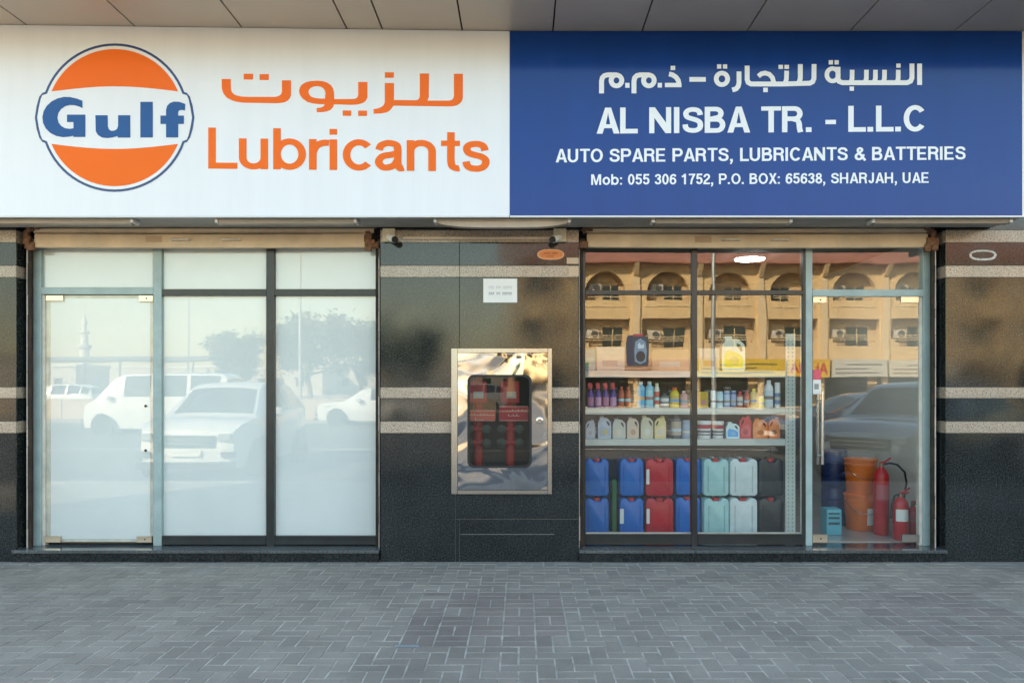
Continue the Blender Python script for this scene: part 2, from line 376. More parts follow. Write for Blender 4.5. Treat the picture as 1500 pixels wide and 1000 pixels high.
    if c == 'c': return [S(arcp(.315, xh/2, .315-h, xh/2-h+.01, 42, 318, 26))], .62
    if c == 'r': return [rct(0, 0, s, xh), W([(h, .40), (.12, .54), (.20, .625), (.30, .66), (.39, .655)])], .40
    if c == 'i': return [rct(0, 0, s, xh), rct(0, .86, s, 1)], s+.11
    if c == 't': return [W([(.12+h, .95), (.12+h, .60), (.12+h, .25), (.15+h, .12), (.24+h, .072), (.36, .075)]), rct(0, xh-.13, .37, xh)], .41
    if c == 'a': return [W([(.09, .50), (.13, .61), (.27, .67), (.42, .63), (.455, .52), (.455, .30), (.46, .14), (.50, .06), (.57, .07)]), W([(.45, .42), (.32, .385), (.17, .35), (.095, .26), (.09, .17), (.16, .085), (.26, .075), (.38, .13), (.45, .25)])], .63
    if c == 's': return [W([(.45, .51), (.42, .61), (.35, .66), (.265, .673), (.16, .65), (.10, .59), (.10, .51), (.15, .44), (.26, .40), (.38, .36), (.455, .29), (.46, .19), (.41, .11), (.34, .075), (.265, .068), (.16, .09), (.10, .15), (.08, .24)])], .56
    return [], .3
def lettering(nm, body, px0, px1, top, base, Y, m, parent, s, tilt=0.0, track=0.0):
    x = 0; words = [[]]; last = 0
    for c in body:
        g_, adv = glyph(c, s)
        if c == ' ': words.append([])
        for kind, data in g_:
            loops = [ribbon(data, s)] if kind == 'S' else [ribbon(data, s*.72)] if kind == 'T' else data
            words[-1].append([[(x+px, py) for px, py in lp] for lp in loops])
        x += adv+track
        if c != ' ': last = x-track-(.09)
    X0, X1, Z0, Z1 = PX(px0, Y), PX(px1, Y), PZ(base, Y), PZ(top, Y)
    for wd in words:
        if not wd: continue
        ms_ = []
        for k, loops in enumerate(wd):
            yy = Y-0.0003*(k % 7)
            q = [[(X0+(px/last)*(X1-X0), Z0+py*(Z1-Z0)-tilt*(X1-X0)*px/last) for px, py in lp] for lp in loops]
            ms_.append(upright(curve_mesh(q, 0.0004), yy))
        join(nm, ms_, m, parent)

# ================================================================== GROUND
pave_mat = bpy.data.materials.new('paver_concrete'); pave_mat.use_nodes = True
def paver_nodes(m):
    nt = m.node_tree; b = nt.nodes['Principled BSDF']
    pos = nt.nodes.new('ShaderNodeNewGeometry').outputs['Position']
    at = nt.nodes.new('ShaderNodeAttribute'); at.attribute_name = 'tone'
    n1 = nt.nodes.new('ShaderNodeTexNoise'); n1.inputs['Scale'].default_value = 1.1; n1.inputs['Detail'].default_value = 7; n1.inputs['Roughness'].default_value = 0.65
    n2 = nt.nodes.new('ShaderNodeTexNoise'); n2.inputs['Scale'].default_value = 160; n2.inputs['Detail'].default_value = 3
    n3 = nt.nodes.new('ShaderNodeTexNoise'); n3.inputs['Scale'].default_value = 3.3; n3.inputs['Detail'].default_value = 6
    for n in (n1, n2, n3): nt.links.new(pos, n.inputs['Vector'])
    def mr(src, a, z, f0=0.3, f1=0.7):
        q = nt.nodes.new('ShaderNodeMapRange'); q.inputs['From Min'].default_value = f0; q.inputs['From Max'].default_value = f1
        q.inputs['To Min'].default_value = a; q.inputs['To Max'].default_value = z; nt.links.new(src, q.inputs['Value']); return q.outputs['Result']
    def mul(a, c):
        q = nt.nodes.new('ShaderNodeMath'); q.operation = 'MULTIPLY'; nt.links.new(a, q.inputs[0]); nt.links.new(c, q.inputs[1]); return q.outputs[0]
    k = mul(mul(mr(n1.outputs['Fac'], 0.80, 1.16), mr(n2.outputs['Fac'], 0.80, 1.2)), mr(n3.outputs['Fac'], 0.95, 1.04, 0.45, 0.6))
    vo = nt.nodes.new('ShaderNodeTexVoronoi'); vo.inputs['Scale'].default_value = 1.7; nt.links.new(pos, vo.inputs['Vector'])
    dd = nt.nodes.new('ShaderNodeMath'); dd.operation = 'MULTIPLY_ADD'; dd.inputs[1].default_value = 0.16; nt.links.new(n3.outputs['Fac'], dd.inputs[0]); nt.links.new(vo.outputs['Distance'], dd.inputs[2])
    k = mul(k, mr(dd.outputs[0], 0.60, 1.0, 0.10, 0.165))
    n4 = nt.nodes.new('ShaderNodeTexNoise'); n4.inputs['Scale'].default_value = 0.45; n4.inputs['Detail'].default_value = 3; nt.links.new(pos, n4.inputs['Vector'])
    k = mul(k, mr(n4.outputs['Fac'], 0.88, 1.10))
    mx = nt.nodes.new('ShaderNodeMix'); mx.data_type = 'RGBA'; mx.blend_type = 'MULTIPLY'; mx.inputs['Factor'].default_value = 1
    cc = nt.nodes.new('ShaderNodeCombineColor')
    for i in range(3): nt.links.new(k, cc.inputs[i])
    nt.links.new(at.outputs['Color'], mx.inputs['A']); nt.links.new(cc.outputs['Color'], mx.inputs['B'])
    # wind-blown dust lying against the foot of the wall
    sx = nt.nodes.new('ShaderNodeSeparateXYZ'); nt.links.new(pos, sx.inputs[0])
    ad = nt.nodes.new('ShaderNodeMath'); ad.operation = 'MULTIPLY_ADD'; ad.inputs[1].default_value = 0.9
    nt.links.new(n3.outputs['Fac'], ad.inputs[0]); nt.links.new(sx.outputs['Y'], ad.inputs[2])
    d = nt.nodes.new('ShaderNodeMapRange'); d.inputs['From Min'].default_value = 0.05; d.inputs['From Max'].default_value = 0.50
    d.inputs['To Min'].default_value = 0; d.inputs['To Max'].default_value = 0.62
    nt.links.new(ad.outputs[0], d.inputs['Value'])
    m2 = nt.nodes.new('ShaderNodeMix'); m2.data_type = 'RGBA'; m2.inputs['B'].default_value = (0.30, 0.28, 0.245, 1)
    nt.links.new(d.outputs['Result'], m2.inputs['Factor']); nt.links.new(mx.outputs['Result'], m2.inputs['A'])
    nt.links.new(m2.outputs['Result'], b.inputs['Base Color'])
    b.inputs['Roughness'].default_value = 0.72
    bp = nt.nodes.new('ShaderNodeBump'); bp.inputs['Strength'].default_value = 0.35; bp.inputs['Distance'].default_value = 0.004
    nt.links.new(n2.outputs['Fac'], bp.inputs['Height']); nt.links.new(bp.outputs['Normal'], b.inputs['Normal'])
paver_nodes(pave_mat); MATS['paver'] = pave_mat
sand = mat('joint_sand', (0.47, 0.42, 0.345), 0.95, var=0.35, vscale=7, bump=0.3, bscale=120)
asphalt = mat('asphalt', (0.105, 0.101, 0.095), 0.85, var=0.25, vscale=0.5, bump=0.2, bscale=90)
ROADZ = -0.13
KY = -5.35
g = box('ground', asphalt, None, -420, 420, -520, 200, ROADZ-0.5, ROADZ); tag(g, kind='structure')
pav = box('pavement', sand, None, -16, 16, KY+0.14, 0.6, ROADZ-0.3, -0.0035); tag(pav, kind='structure')
kerbm = mat('kerb_concrete', (0.36, 0.35, 0.33), 0.85, var=0.15, vscale=3)
kerb = thing('kerb', 'row of pale concrete kerb stones along the pavement edge', 'kerb', (0, 0, 0))
kerb['kind'] = 'structure'; del kerb['category']
for i in range(32): box('kerb_stone', kerbm, kerb, -16+i, -15.006+i, KY, KY+0.136, ROADZ-0.2, 0.0, 0.012)
road_line = box('road_marking', mat('road_paint', (0.62, 0.62, 0.58), 0.7, var=0.2, vscale=4), None, -60, 60, -13.2, -13.08, ROADZ, ROADZ+0.004); tag(road_line, kind='structure')

def tone_mesh(name, boxes, tones):
    mb = MB(); reg = []
    for bx, t in zip(boxes, tones):
        x0, x1, y0, y1, zt, ch, zb = bx
        a, c = ch, 0.004
        mb.add([(x0,y0,zb),(x1,y0,zb),(x1,y1,zb),(x0,y1,zb),(x0,y0,zt-c),(x1,y0,zt-c),(x1,y1,zt-c),(x0,y1,zt-c),
                (x0+a,y0+a,zt),(x1-a,y0+a,zt),(x1-a,y1-a,zt),(x0+a,y1-a,zt)],
               [(0,1,5,4),(1,2,6,5),(2,3,7,6),(3,0,4,7),(4,5,9,8),(5,6,10,9),(6,7,11,10),(7,4,8,11),(8,9,10,11)])
        reg += [t]*12
    me = bpy.data.meshes.new(name); me.from_pydata(mb.v, [], mb.f); me.update()
    ca = me.color_attributes.new('tone', 'FLOAT_COLOR', 'POINT')
    for i, t in enumerate(reg): ca.data[i].color = (*t, 1)
    me.materials.append(pave_mat)
    return me
U = 0.1015                                # half a block pitch
J = 0.0085                                 # joint
def grey_tone(): k = random.uniform(0.90, 1.10); return (0.312*k, 0.270*k, 0.219*k)
def red_tone(): k = random.uniform(0.90, 1.08); return (0.290*k, 0.236*k, 0.196*k) if random.random() < 0.88 else grey_tone()
XR = -0.732                               # a long joint of the reddish panel
pieces = []                               # cx, cy, horizontal?, red?
redpanels = [(-10, 10), (20, 30)]
r0, r1 = -22, -10
def inred(i, j): return j >= r0 and j < r1 and (0 <= i < 10 or 30 <= i < 40)
occ = set()
# basket-weave panels of reddish blocks
for i0 in (0, 30):
    for a in range(5):
        for b_ in range(6):
            ci, cj = i0+2*a, r0+2*b_
            if (a+b_) % 2:
                pieces += [(ci, cj, 2, 1, 1), (ci, cj+1, 2, 1, 1)]
            else:
                pieces += [(ci, cj, 1, 2, 1), (ci+1, cj, 1, 2, 1)]
            for q in range(2):
                for w in range(2): occ.add((ci+q, cj+w))
# herringbone everywhere else
def herring(i, j):
    """block of the 90-degree herringbone that covers cell (i, j): returns its cells"""
    k = (i-j) % 4
    if k == 0: return ((i, j), (i+1, j))
    if k == 1: return ((i-1, j), (i, j))
    if k == 2: return ((i, j-1), (i, j)) 
    return ((i, j), (i, j+1))
done = set(occ)
for j in range(-51, 0):
    for i in range(-62, 64):
        if (i, j) in done: continue
        c = herring(i, j)
        if any(q in done or q[1] >= 0 or q[1] < -51 for q in c): done.add((i, j)); pieces.append((i, j, 1, 1, 0)); continue
        for q in c: done.add(q)
        (a, b_), (e, f_) = c
        pieces.append((min(a, e), min(b_, f_), 2 if a != e else 1, 2 if b_ != f_ else 1, 0))
def piece_box(p):
    i, j, w, h, red = p
    x0 = XR+i*U; y0 = j*U-0.002
    return (x0, x0+w*U, y0, y0+h*U)
def px_size(p):
    x0, x1, y0, y1 = piece_box(p); xm, ym = (x0+x1)/2, (y0+y1)/2; d = ym-CAMY
    if d < 0.5: return -1
    sx = CX+xm/d*F; sy = HY+CAMZ/d*F
    if not (4 < sx < 1496 and sy < 994): return -1
    return (x1-x0)*(y1-y0)/d**3
ranked = sorted(pieces, key=px_size, reverse=True)
single = [p for p in ranked[:300] if px_size(p) > 0]; ids = set(map(id, single))
vari = {}
for p in single:
    i, j, w, h, red = p
    key = (w, h, red, random.randrange(7))
    if key not in vari:
        W, H = w*U-J, h*U-J
        vari[key] = tone_mesh('paving_block', [(-W/2, W/2, -H/2, H/2, 0.0, 0.003, -0.03)], [red_tone() if red else grey_tone()])
    x0, x1, y0, y1 = piece_box(p)
    o = bpy.data.objects.new('paving_block', vari[key]); COL.objects.link(o); o.parent = pav
    o.location = ((x0+x1)/2, (y0+y1)/2, random.uniform(-0.0018, 0.0012)); o.rotation_euler = (R(random.gauss(0, 0.3)), R(random.gauss(0, 0.3)), R(random.gauss(0, 0.35)))
bxs = []; tns = []
for p in pieces:
    if id(p) in ids: continue
    x0, x1, y0, y1 = piece_box(p); dz = random.uniform(-0.0018, 0.0012)
    bxs.append((x0+J/2+random.uniform(-.001, .001), x1-J/2+random.uniform(-.001, .001), y0+J/2, y1-J/2, dz, 0.003, -0.02)); tns.append(red_tone() if p[4] else grey_tone())
rest = bpy.data.objects.new('paving_blocks', tone_mesh('paving_blocks', bxs, tns)); COL.objects.link(rest); rest.parent = pav; rest['kind'] = 'stuff'

# ================================================================== SHOP BUILDING
bld = thing('shop_building', 'shop building with dark polished granite piers and pale speckled granite bands', 'building')
ZB = [(2.883, 2.776), (2.574, 2.473), (1.516, 1.421), (1.219, 1.118)]      # pale bands, top and bottom
XL, XM0, XM1, XRR = -4.405, -1.236, 0.493, 3.685
TOPZ = 3.25
HX0, HX1, HZ0, HZ1 = PX(664), PX(806), PZ(721), PZ(513)                      # opening for the hose cabinet
def cut(a, b, c, d, hole):
    """rectangle a..b, c..d less the hole, as one outline"""
    if not hole: return [(a, c), (b, c), (b, d), (a, d)]
    h0, h1, k0, k1 = hole
    x0, x1, z0, z1 = max(a, h0), min(b, h1), max(c, k0), min(d, k1)
    if x0 >= x1 or z0 >= z1: return [(a, c), (b, c), (b, d), (a, d)]
    L, Rr, B, T = x0 <= a+1e-6, x1 >= b-1e-6, z0 <= c+1e-6, z1 >= d-1e-6
    if B and T: return [(x1, c), (b, c), (b, d), (x1, d)] if L else [(a, c), (x0, c), (x0, d), (a, d)]
    if Rr and B: return [(a, c), (x0, c), (x0, z1), (b, z1), (b, d), (a, d)]
    if L and B: return [(x1, c), (b, c), (b, d), (a, d), (a, z1), (x1, z1)]
    if Rr and T: return [(a, c), (b, c), (b, z0), (x0, z0), (x0, d), (a, d)]
    if L and T: return [(a, c), (b, c), (b, d), (x1, d), (x1, z0), (a, z0)]
    return [(a, c), (b, c), (b, d), (a, d)]
def pier(x0, x1, joints, hole=None):
    mb = MB(); q0, q1 = x0+0.004, x1-0.004
    if hole:
        h0, h1, k0, k1 = hole
        mb.box(q0, h0-.004, 0.0045, 0.2495, -0.05, TOPZ-.01).box(h1+.004, q1, 0.0045, 0.2495, -0.05, TOPZ-.01)
        mb.box(h0-.003, h1+.003, 0.0045, 0.2495, -0.05, k0-.004).box(h0-.003, h1+.003, 0.02, 0.2495, k1+.004, TOPZ-.01)
    else: mb.box(q0, q1, 0.0045, 0.2495, -0.05, TOPZ-0.01)
    p = mb.build('pier', mortar, bld)
    levels = [TOPZ]+[z for b in ZB for z in b]+[-0.02]
    g_ = 0.0017
    for k in range(len(levels)-1):
        z1, z0 = levels[k], levels[k+1]; isband = k % 2 == 1
        xs = [x0, *joints.get('x', []), x1]
        rects = joints[k] if k in joints else [(a, b, z0, z1) for a, b in zip(xs, xs[1:])]
        for (a, b, c, d) in rects:
            if hole and a > hole[0] and b < hole[1] and c > hole[2] and d < hole[3]: continue
            MB().prism(cut(a+g_, b-g_, c+g_, d-g_, hole), 0.0 if not isband else -0.0015, 0.2475).build(
                'pale_granite_slab' if isband else 'granite_slab', bandstone if isband else granite, p, 0.0012)
    return p
xj = PX(673)
lz = PZ(760); xa = PX(667)
pier(-6.6, XL, {'x': [-5.6]})
pier(XM0, XM1, {'x': [xj], 4: [(XM0, xj, 1.516, 2.473), (xj, XM1, 1.516, 2.473)], 8: [(XM0, xa, -0.02, 1.118), (xa, XM1, lz, 1.118), (xj, XM1, -0.02, lz), (xa, xj, -0.02, lz)]}, (HX0, HX1, HZ0, HZ1))
pier(XRR, 6.6, {'x': [5.2]})
# scratch line on the lower slab
# lintel wall above the openings, behind the shutters
box('lintel', mat('lintel_dark', (0.06, 0.055, 0.05), 0.8), bld, -6.6, 6.6, 0.252, 0.45, 2.86, 4.6)
box('upper_front', upperwall, bld, -8.4, 14, -1.23, 9.0, 4.62, 6.4)  # unseen storey, its height and left end shaped to let sunlight past
for sx, ex in ((-8.4, -6.62), (6.62, 14)): box('side_wall', granite, bld, sx, ex, 0.02, 0.4, -0.05, 4.5)
box('rear_wall', upperwall, bld, -8.4, 14, 8.6, 9.0, -0.05, 4.6)
for sx in (-8.4, 13.7): box('end_wall', upperwall, bld, sx, sx+0.3, 0.41, 8.59, -0.05, 4.6)
# soffit
SGY = -0.45
SZ = 1.54+517*(SGY-CAMY)/F
def soff_z(x): return SZ+0.004+(0.0125*(-0.1-x) if x < -0.1 else 0)
seams = [-7.4, -6.5, -5.6, -4.9]+[PX(q, SGY) for q in (38, 197, 354, 508, 560, 677, 810, 941, 1095, 1246, 1399)]+[4.37, 5.2, 6.05, 6.9]
seams = sorted(q for q in seams if q not in (-4.9,))
for a, b in zip(seams, seams[1:]):
    mb = MB(); a_, b_ = a+0.0065, b-0.0065
    za, zb = soff_z(a), soff_z(b)
    mb.add([(a_, -1.23, za), (b_, -1.23, zb), (b_, 0.25, zb), (a_, 0.25, za), (a_, -1.23, za+.02), (b_, -1.23, zb+.02), (b_, 0.25, zb+.02), (a_, 0.25, za+.02)],
           [(0,3,2,1),(4,5,6,7),(0,1,5,4),(1,2,6,5),(2,3,7,6),(3,0,4,7)])
    mb.build('soffit_panel', soffitm, bld, 0.0015)
box('soffit_void', darkgap, bld, -7.4, 6.9, -1.22, 0.25, SZ+0.13, SZ+0.16)
# steps
def step(x0, x1, cuts):
    st = box('step', stepstone, bld, x0+.003, x1-.003, -0.012, 0.6, -0.02, 0.076)
    xs = [x0, *cuts, x1]
    for a, b in zip(xs, xs[1:]): box('riser_slab', stepstone, st, a+.001, b-.001, -0.022, -0.0125, -0.015, 0.077, 0.001)
    for a, b in zip(xs, xs[1:]): box('tread_slab', treadstone, st, a+.001, b-.001, -0.034, 0.30, 0.0775, 0.105, 0.003)
step(PX(20), PX(556), [PX(232), PX(383)])
step(PX(848), PX(1386), [PX(1017), PX(1200)])

# interior of the lit shop
box('shop_floor', infloor, bld, -4.6, 4.2, 0.31, 4.2, 0.02, 0.112)
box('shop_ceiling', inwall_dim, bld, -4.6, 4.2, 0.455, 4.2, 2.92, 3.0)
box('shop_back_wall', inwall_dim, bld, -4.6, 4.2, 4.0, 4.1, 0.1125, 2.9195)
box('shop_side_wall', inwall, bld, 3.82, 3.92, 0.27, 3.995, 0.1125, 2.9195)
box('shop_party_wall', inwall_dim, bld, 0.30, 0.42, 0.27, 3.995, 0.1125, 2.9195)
box('left_shop_wall', inwall, bld, -4.55, -4.45, 0.27, 3.995, 0.1125, 2.9195)

# ================================================================== SHOPFRONTS
def bar(name, m, par, px0, px1, py0, py1, y0, y1, bev=0.002):
    Y = y0
    return box(name, m, par, PX(px0, Y), PX(px1, Y), y0, y1, PZ(py1, Y), PZ(py0, Y), bev)
FY = 0.16                                  # front of the frame members
ZS = 0.1055
TOPF = 350
def fitting(par, px0, px1, py0, py1, m=brass, lock=False):
    Y = GLY-0.012
    f = box('patch_fitting', m, par, PX(px0, Y), PX(px1, Y), Y, GLY+0.02, max(PZ(py1, Y), ZS+0.001), PZ(py0, Y), 0.0015)
    if lock:
        c = P((px0*0.45+px1*0.55), (py0+py1)/2, Y)
        MB().lathe([(0.007, 0), (0.007, 0.003), (0.005, 0.004)], 12, (c[0], Y, c[2]), axis='Y').build('lock_barrel', black, f, smooth=True)
    return f
def zbar(name, m, par, px0, px1, y0, y1, z0, z1, bev=0.002):
    return box(name, m, par, PX(px0, y0), PX(px1, y0), y0, y1, z0, z1, bev)
ZT = PZ(TOPF, FY)
# ---- the filmed one
sf = thing('shopfront', 'glazed shopfront whose door and panes are covered with white film', 'shopfront')
zbar('jamb', teal, sf, 47, 60, FY, FY+0.09, ZS, ZT)
zbar('mullion', teal, sf, 224.5, 236.5, FY, FY+0.09, ZS, ZT)
zbar('mullion', dkframe, sf, 390, 401.5, FY, FY+0.09, ZS, ZT)
zbar('jamb', dkframe, sf, 552, 557.5, FY, FY+0.09, ZS, ZT)
bar('transom', teal, sf, 60.2, 224.3, 421, 431, FY+0.004, FY+0.086)
bar('transom', dkframe, sf, 236.7, 389.8, 423.5, 433, FY+0.004, FY+0.086)
bar('transom', dkframe, sf, 401.7, 551.8, 423.5, 433, FY+0.004, FY+0.086)
bar('bottom_rail', dkframe, sf, 236.7, 389.8, 784.5, 797.2, FY+0.004, FY+0.086)
bar('bottom_rail', dkframe, sf, 401.7, 551.8, 784.5, 797.2, FY+0.004, FY+0.086)
zbar('door_stop', whiteframe, sf, 60.2, 66, FY+0.02, FY+0.08, ZS, PZ(431.3, FY))
def pane(par, gm, px0, px1, py0, py1, fm=None, inset=3.0, fy=0.012, nm='pane'):
    g_ = box(nm, gm, par, PX(px0, GLY), PX(px1, GLY), GLY, GLY+0.006, PZ(py1, GLY), PZ(py0, GLY))
    # single sheet: keep only the front face so that light meets one surface
    me = g_.data; bm = bmesh.new(); bm.from_mesh(me)
    bmesh.ops.delete(bm, geom=[f for f in bm.faces if f.normal.y > -0.9], context='FACES'); bm.to_mesh(me); bm.free()
    if fm:
        Y = GLY+fy
        box('film', fm, g_, PX(px0+inset, Y), PX(px1-inset*0.5, Y), Y, Y+0.002, PZ(py1-inset*0.5, Y), PZ(py0+inset*0.6, Y))
        box('film_edge', whiteframe, g_, PX(px0, Y), PX(px1, Y), Y+0.0035, Y+0.012, PZ(py1, Y), PZ(py0, Y))
    return g_
pane(sf, glassL, 60, 225, 362, 422, film2)
pane(sf, glassL, 236, 391, 362, 424.5, film2)
pane(sf, glassL, 401, 553, 362, 424.5, film2)
pane(sf, glassL, 236, 391, 432, 785.5, film)
pane(sf, glassL, 401, 553, 432, 785.5, film)
dr = pane(sf, glassL, 66.5, 224.2, 432.5, 793, film, 8.0, nm='door')
fitting(dr, 67, 92, 432.5, 440.5); fitting(dr, 203, 224, 432.5, 441.5, lock=True)
fitting(dr, 64, 88, 785, 794); fitting(dr, 200, 222, 785, 794, lock=True)
for py in (594.5, 659.5):
    c = P(213.5, py, GLY); MB().lathe([(0.011, 0), (0.011, 0.006), (0.007, 0.010)], 12, (c[0], GLY-0.001, c[2]), axis='Y').build('handle_bolt', black, dr, smooth=True)
# ---- the clear one
sr = thing('shopfront', 'clear glazed shopfront mirroring an arcaded building, shelves of oil cans behind it', 'shopfront')
zbar('jamb', dkframe, sr, 849.5, 857.5, FY, FY+0.09, ZS, ZT)
zbar('mullion', dkframe, sr, 1013.5, 1021.5, FY, FY+0.09, ZS, ZT)
zbar('mullion', dkframe, sr, 1176.5, 1180.4, FY+0.003, FY+0.087, ZS, ZT)
zbar('mullion', teal, sr, 1180.5, 1190, FY, FY+0.09, ZS, ZT)
zbar('jamb', teal, sr, 1352.5, 1366, FY, FY+0.09, ZS, ZT)
zbar('door_stop', whiteframe, sr, 1346.5, 1352.3, FY+0.02, FY+0.08, ZS, PZ(434.3, FY))
for a, b in ((857.7, 1013.3), (1021.7, 1176.3)):
    bar('transom', dkframe, sr, a, b, 425, 431.5, FY+0.004, FY+0.086)
    bar('bottom_rail', dkframe, sr, a, b, 782, 797.2, FY+0.004, FY+0.086)
    zbar('glazing_bead', whiteframe, sr, a+0.5, b, GLY+0.012, GLY+0.02, PZ(782.5, GLY+.02), PZ(779, GLY+.02), 0.0005)
zbar('glazing_bead', whiteframe, sr, 1172.5, 1175.8, GLY+0.012, GLY+0.02, PZ(779, GLY), PZ(432, GLY), 0.0005)
bar('transom', teal, sr, 1190.2, 1352.3, 424, 434, FY+0.004, FY+0.086)
pane(sr, glassR, 857, 1014, 360, 425.6); pane(sr, glassR, 1021, 1177, 360, 425.6); pane(sr, glassR, 1189.5, 1353, 360, 425)
pane(sr, glassR, 857, 1014, 431, 783); pane(sr, glassR, 1021, 1177, 431, 783)
d2 = pane(sr, glassD, 1190.5, 1346, 434.5, 793, nm='door')
fitting(d2, 1191, 1211, 434.5, 443.5, lock=True); fitting(d2, 1320, 1346, 434.5, 443)
fitting(d2, 1190.5, 1212, 783, 794, lock=True)
fitting(d2, 1322, 1347, 783, 793.5, mat('dull_fitting', (0.30, 0.30, 0.28), 0.35, 0.8))
for dy, px in ((-0.055, 1205), (0.06, 1198)):
    x = PX(px, GLY+dy); z0, z1 = PZ(680, GLY+dy), PZ(573, GLY+dy)
    h = MB().tube([(x, GLY+dy, z0), (x, GLY+dy, z1)], 0.0125, 14).build('pull_handle', chrome, d2, smooth=True)
    for z in (z0+0.08, z1-0.08): MB().tube([(x, GLY+dy, z), (x, GLY+(0.002 if dy > 0 else -0.002), z)], 0.008, 10).build('standoff', chrome, h, smooth=True)
# sticker on the door
stk = thing('door_sticker', 'small pink and white sticker beside the pull handle of the glass door', 'sticker', P(1196, 577, GLY-0.002))
lx, ly, lz_ = stk.location
def lbox(par, nm, m, px0, px1, py0, py1, y0, y1, base):
    return box(nm, m, par, PX(px0, y0)-base[0], PX(px1, y0)-base[0], y0-base[1], y1-base[1], PZ(py1, y0)-base[2], PZ(py0, y0)-base[2])
base = tuple(stk.location)
lbox(stk, 'backing', paper, 1190.8, 1202.5, 541, 577, GLY-0.0015, GLY-0.0008, base)
lbox(stk, 'pink_panel', mat('sticker_pink', (0.70, 0.10, 0.14), 0.5), 1190.8, 1202.5, 541, 556, GLY-0.0022, GLY-0.0016, base)
lbox(stk, 'print', greyink, 1193, 1199.5, 562, 570, GLY-0.0022, GLY-0.0016, base)

# ---- roller shutters
def shutter(label, px0, px1, handles):
    s = thing('roller_shutter', label, 'shutter')
    Y = 0.055
    zb, zm, zt = PZ(362.5, Y), PZ(341, Y), PZ(333.5, Y)
    xa_, xb_ = PX(px0+12, Y), PX(px1-12, Y)
    prof = [(Y, zb+0.004), (Y-0.004, zb+0.010), (Y-0.004, zm-0.012), (Y+0.004, zm-0.003), (Y+0.03, zm-0.001), (Y+0.03, zb), (Y+0.012, zb)]
    mb = MB(); n = len(prof); NS = 24
    vs = []; fs = []
    for k in range(NS+1):
        x = xa_+(xb_-xa_)*k/NS; sag = 0.006*math.sin(math.pi*k/NS)
        vs += [(x, y+0.002*math.sin(k*1.7), z-sag) for y, z in prof]
    for k in range(NS):
        for i in range(n):
            j = (i+1) % n; fs.append((k*n+i, k*n+j, (k+1)*n+j, (k+1)*n+i))
    fs += [tuple(range(n)), tuple(range(NS*n, NS*n+n))]
    bb = mb.add(vs, fs).build('bottom_bar', cream, s)
    for (a, b) in handles:
        hx0, hx1 = PX(a, Y), PX(b, Y); hz = PZ(351.5, Y)
        MB().tube([(hx0, Y-0.006, hz), (hx0, Y-0.028, hz), (hx0+.01, Y-0.032, hz), (hx1-.01, Y-0.032, hz), (hx1, Y-0.028, hz), (hx1, Y-0.006, hz)], 0.0105, 8).build('handle', whiteframe, bb, smooth=True)
    a, b = handles[0]
    bar('sticker', mat('faded_sticker', (0.50, 0.36, 0.24), 0.6), bb, a-40, a-16, 346, 355, Y-0.0065, Y-0.0045, 0)
    # next slat of the curtain, then the roll above it
    vs = []; fs = []; prof2 = [(0.075, zm+0.001), (0.062, zm+0.010), (0.060, zt-0.008), (0.072, zt), (0.085, zt), (0.085, zm+0.001)]
    mb = MB(); m_ = len(prof2)
    mb.add([(xx, y, z) for xx in (xa_-0.02, xb_+0.02) for y, z in prof2], [(i, (i+1) % m_, (i+1) % m_+m_, i+m_) for i in range(m_)]+[tuple(range(m_)), tuple(range(m_, 2*m_))]).build('slat', cream, s)
    roll = MB().tube([(xa_-0.03, 0.125, zt+0.085), (xb_+0.03, 0.125, zt+0.085)], 0.078, 20).build('roll', mat('shutter_roll', (0.30, 0.24, 0.17), 0.6, var=0.2, vscale=8), s, smooth=True)
    for sgn, pxe in ((1, px0), (-1, px1)):
        xe = PX(pxe, 0.08)
        # guide channel: rusty inside, a thin pale lip towards the street
        gr = MB().box(xe, xe+sgn*0.036, 0.085, 0.10, ZS, zb+0.02).box(xe, xe+sgn*0.012, 0.1005, 0.158, ZS, zb+0.02).build('guide_rail', railrust, s)
        mb = MB(); zz = ZS; pts = []
        rr = random.Random(int(px0)+sgn)
        while zz < zb-0.02:
            h = rr.uniform(0.06, 0.30); w = 0.008*rr.uniform(0.6, 1.3)
            mb.box(min(xe+sgn*0.001, xe+sgn*w), max(xe+sgn*0.001, xe+sgn*w), 0.077, 0.0845, zz, min(zb, zz+h-0.004)); zz += h
        mb.build('sealant', whiteframe, gr)
        pl = MB(); x1 = xe+sgn*0.08
        pl.box(min(xe, x1), max(xe, x1), 0.045, 0.058, zb-0.01, zb+0.05)
        for q in range(9):
            cx_ = xe+sgn*rr.uniform(0.01, 0.11); cz = zb+rr.uniform(-0.012, 0.20); w = rr.uniform(0.012, 0.035); h = rr.uniform(0.01, 0.035)
            yy = 0.03+0.0013*q
            pl.box(cx_-w, cx_+w, yy, yy+0.03, cz-h, cz+h)
        pl.build('end_bracket', rust, s, 0.003)
    return s
shutter('raised roller shutter with warm-lit bottom bar above the white-filmed shopfront', 39, 556, [(253, 278), (327, 352)])
shutter('raised roller shutter with warm-lit bottom bar above the clear shopfront', 848, 1371, [(1058, 1082), (1129, 1153)])

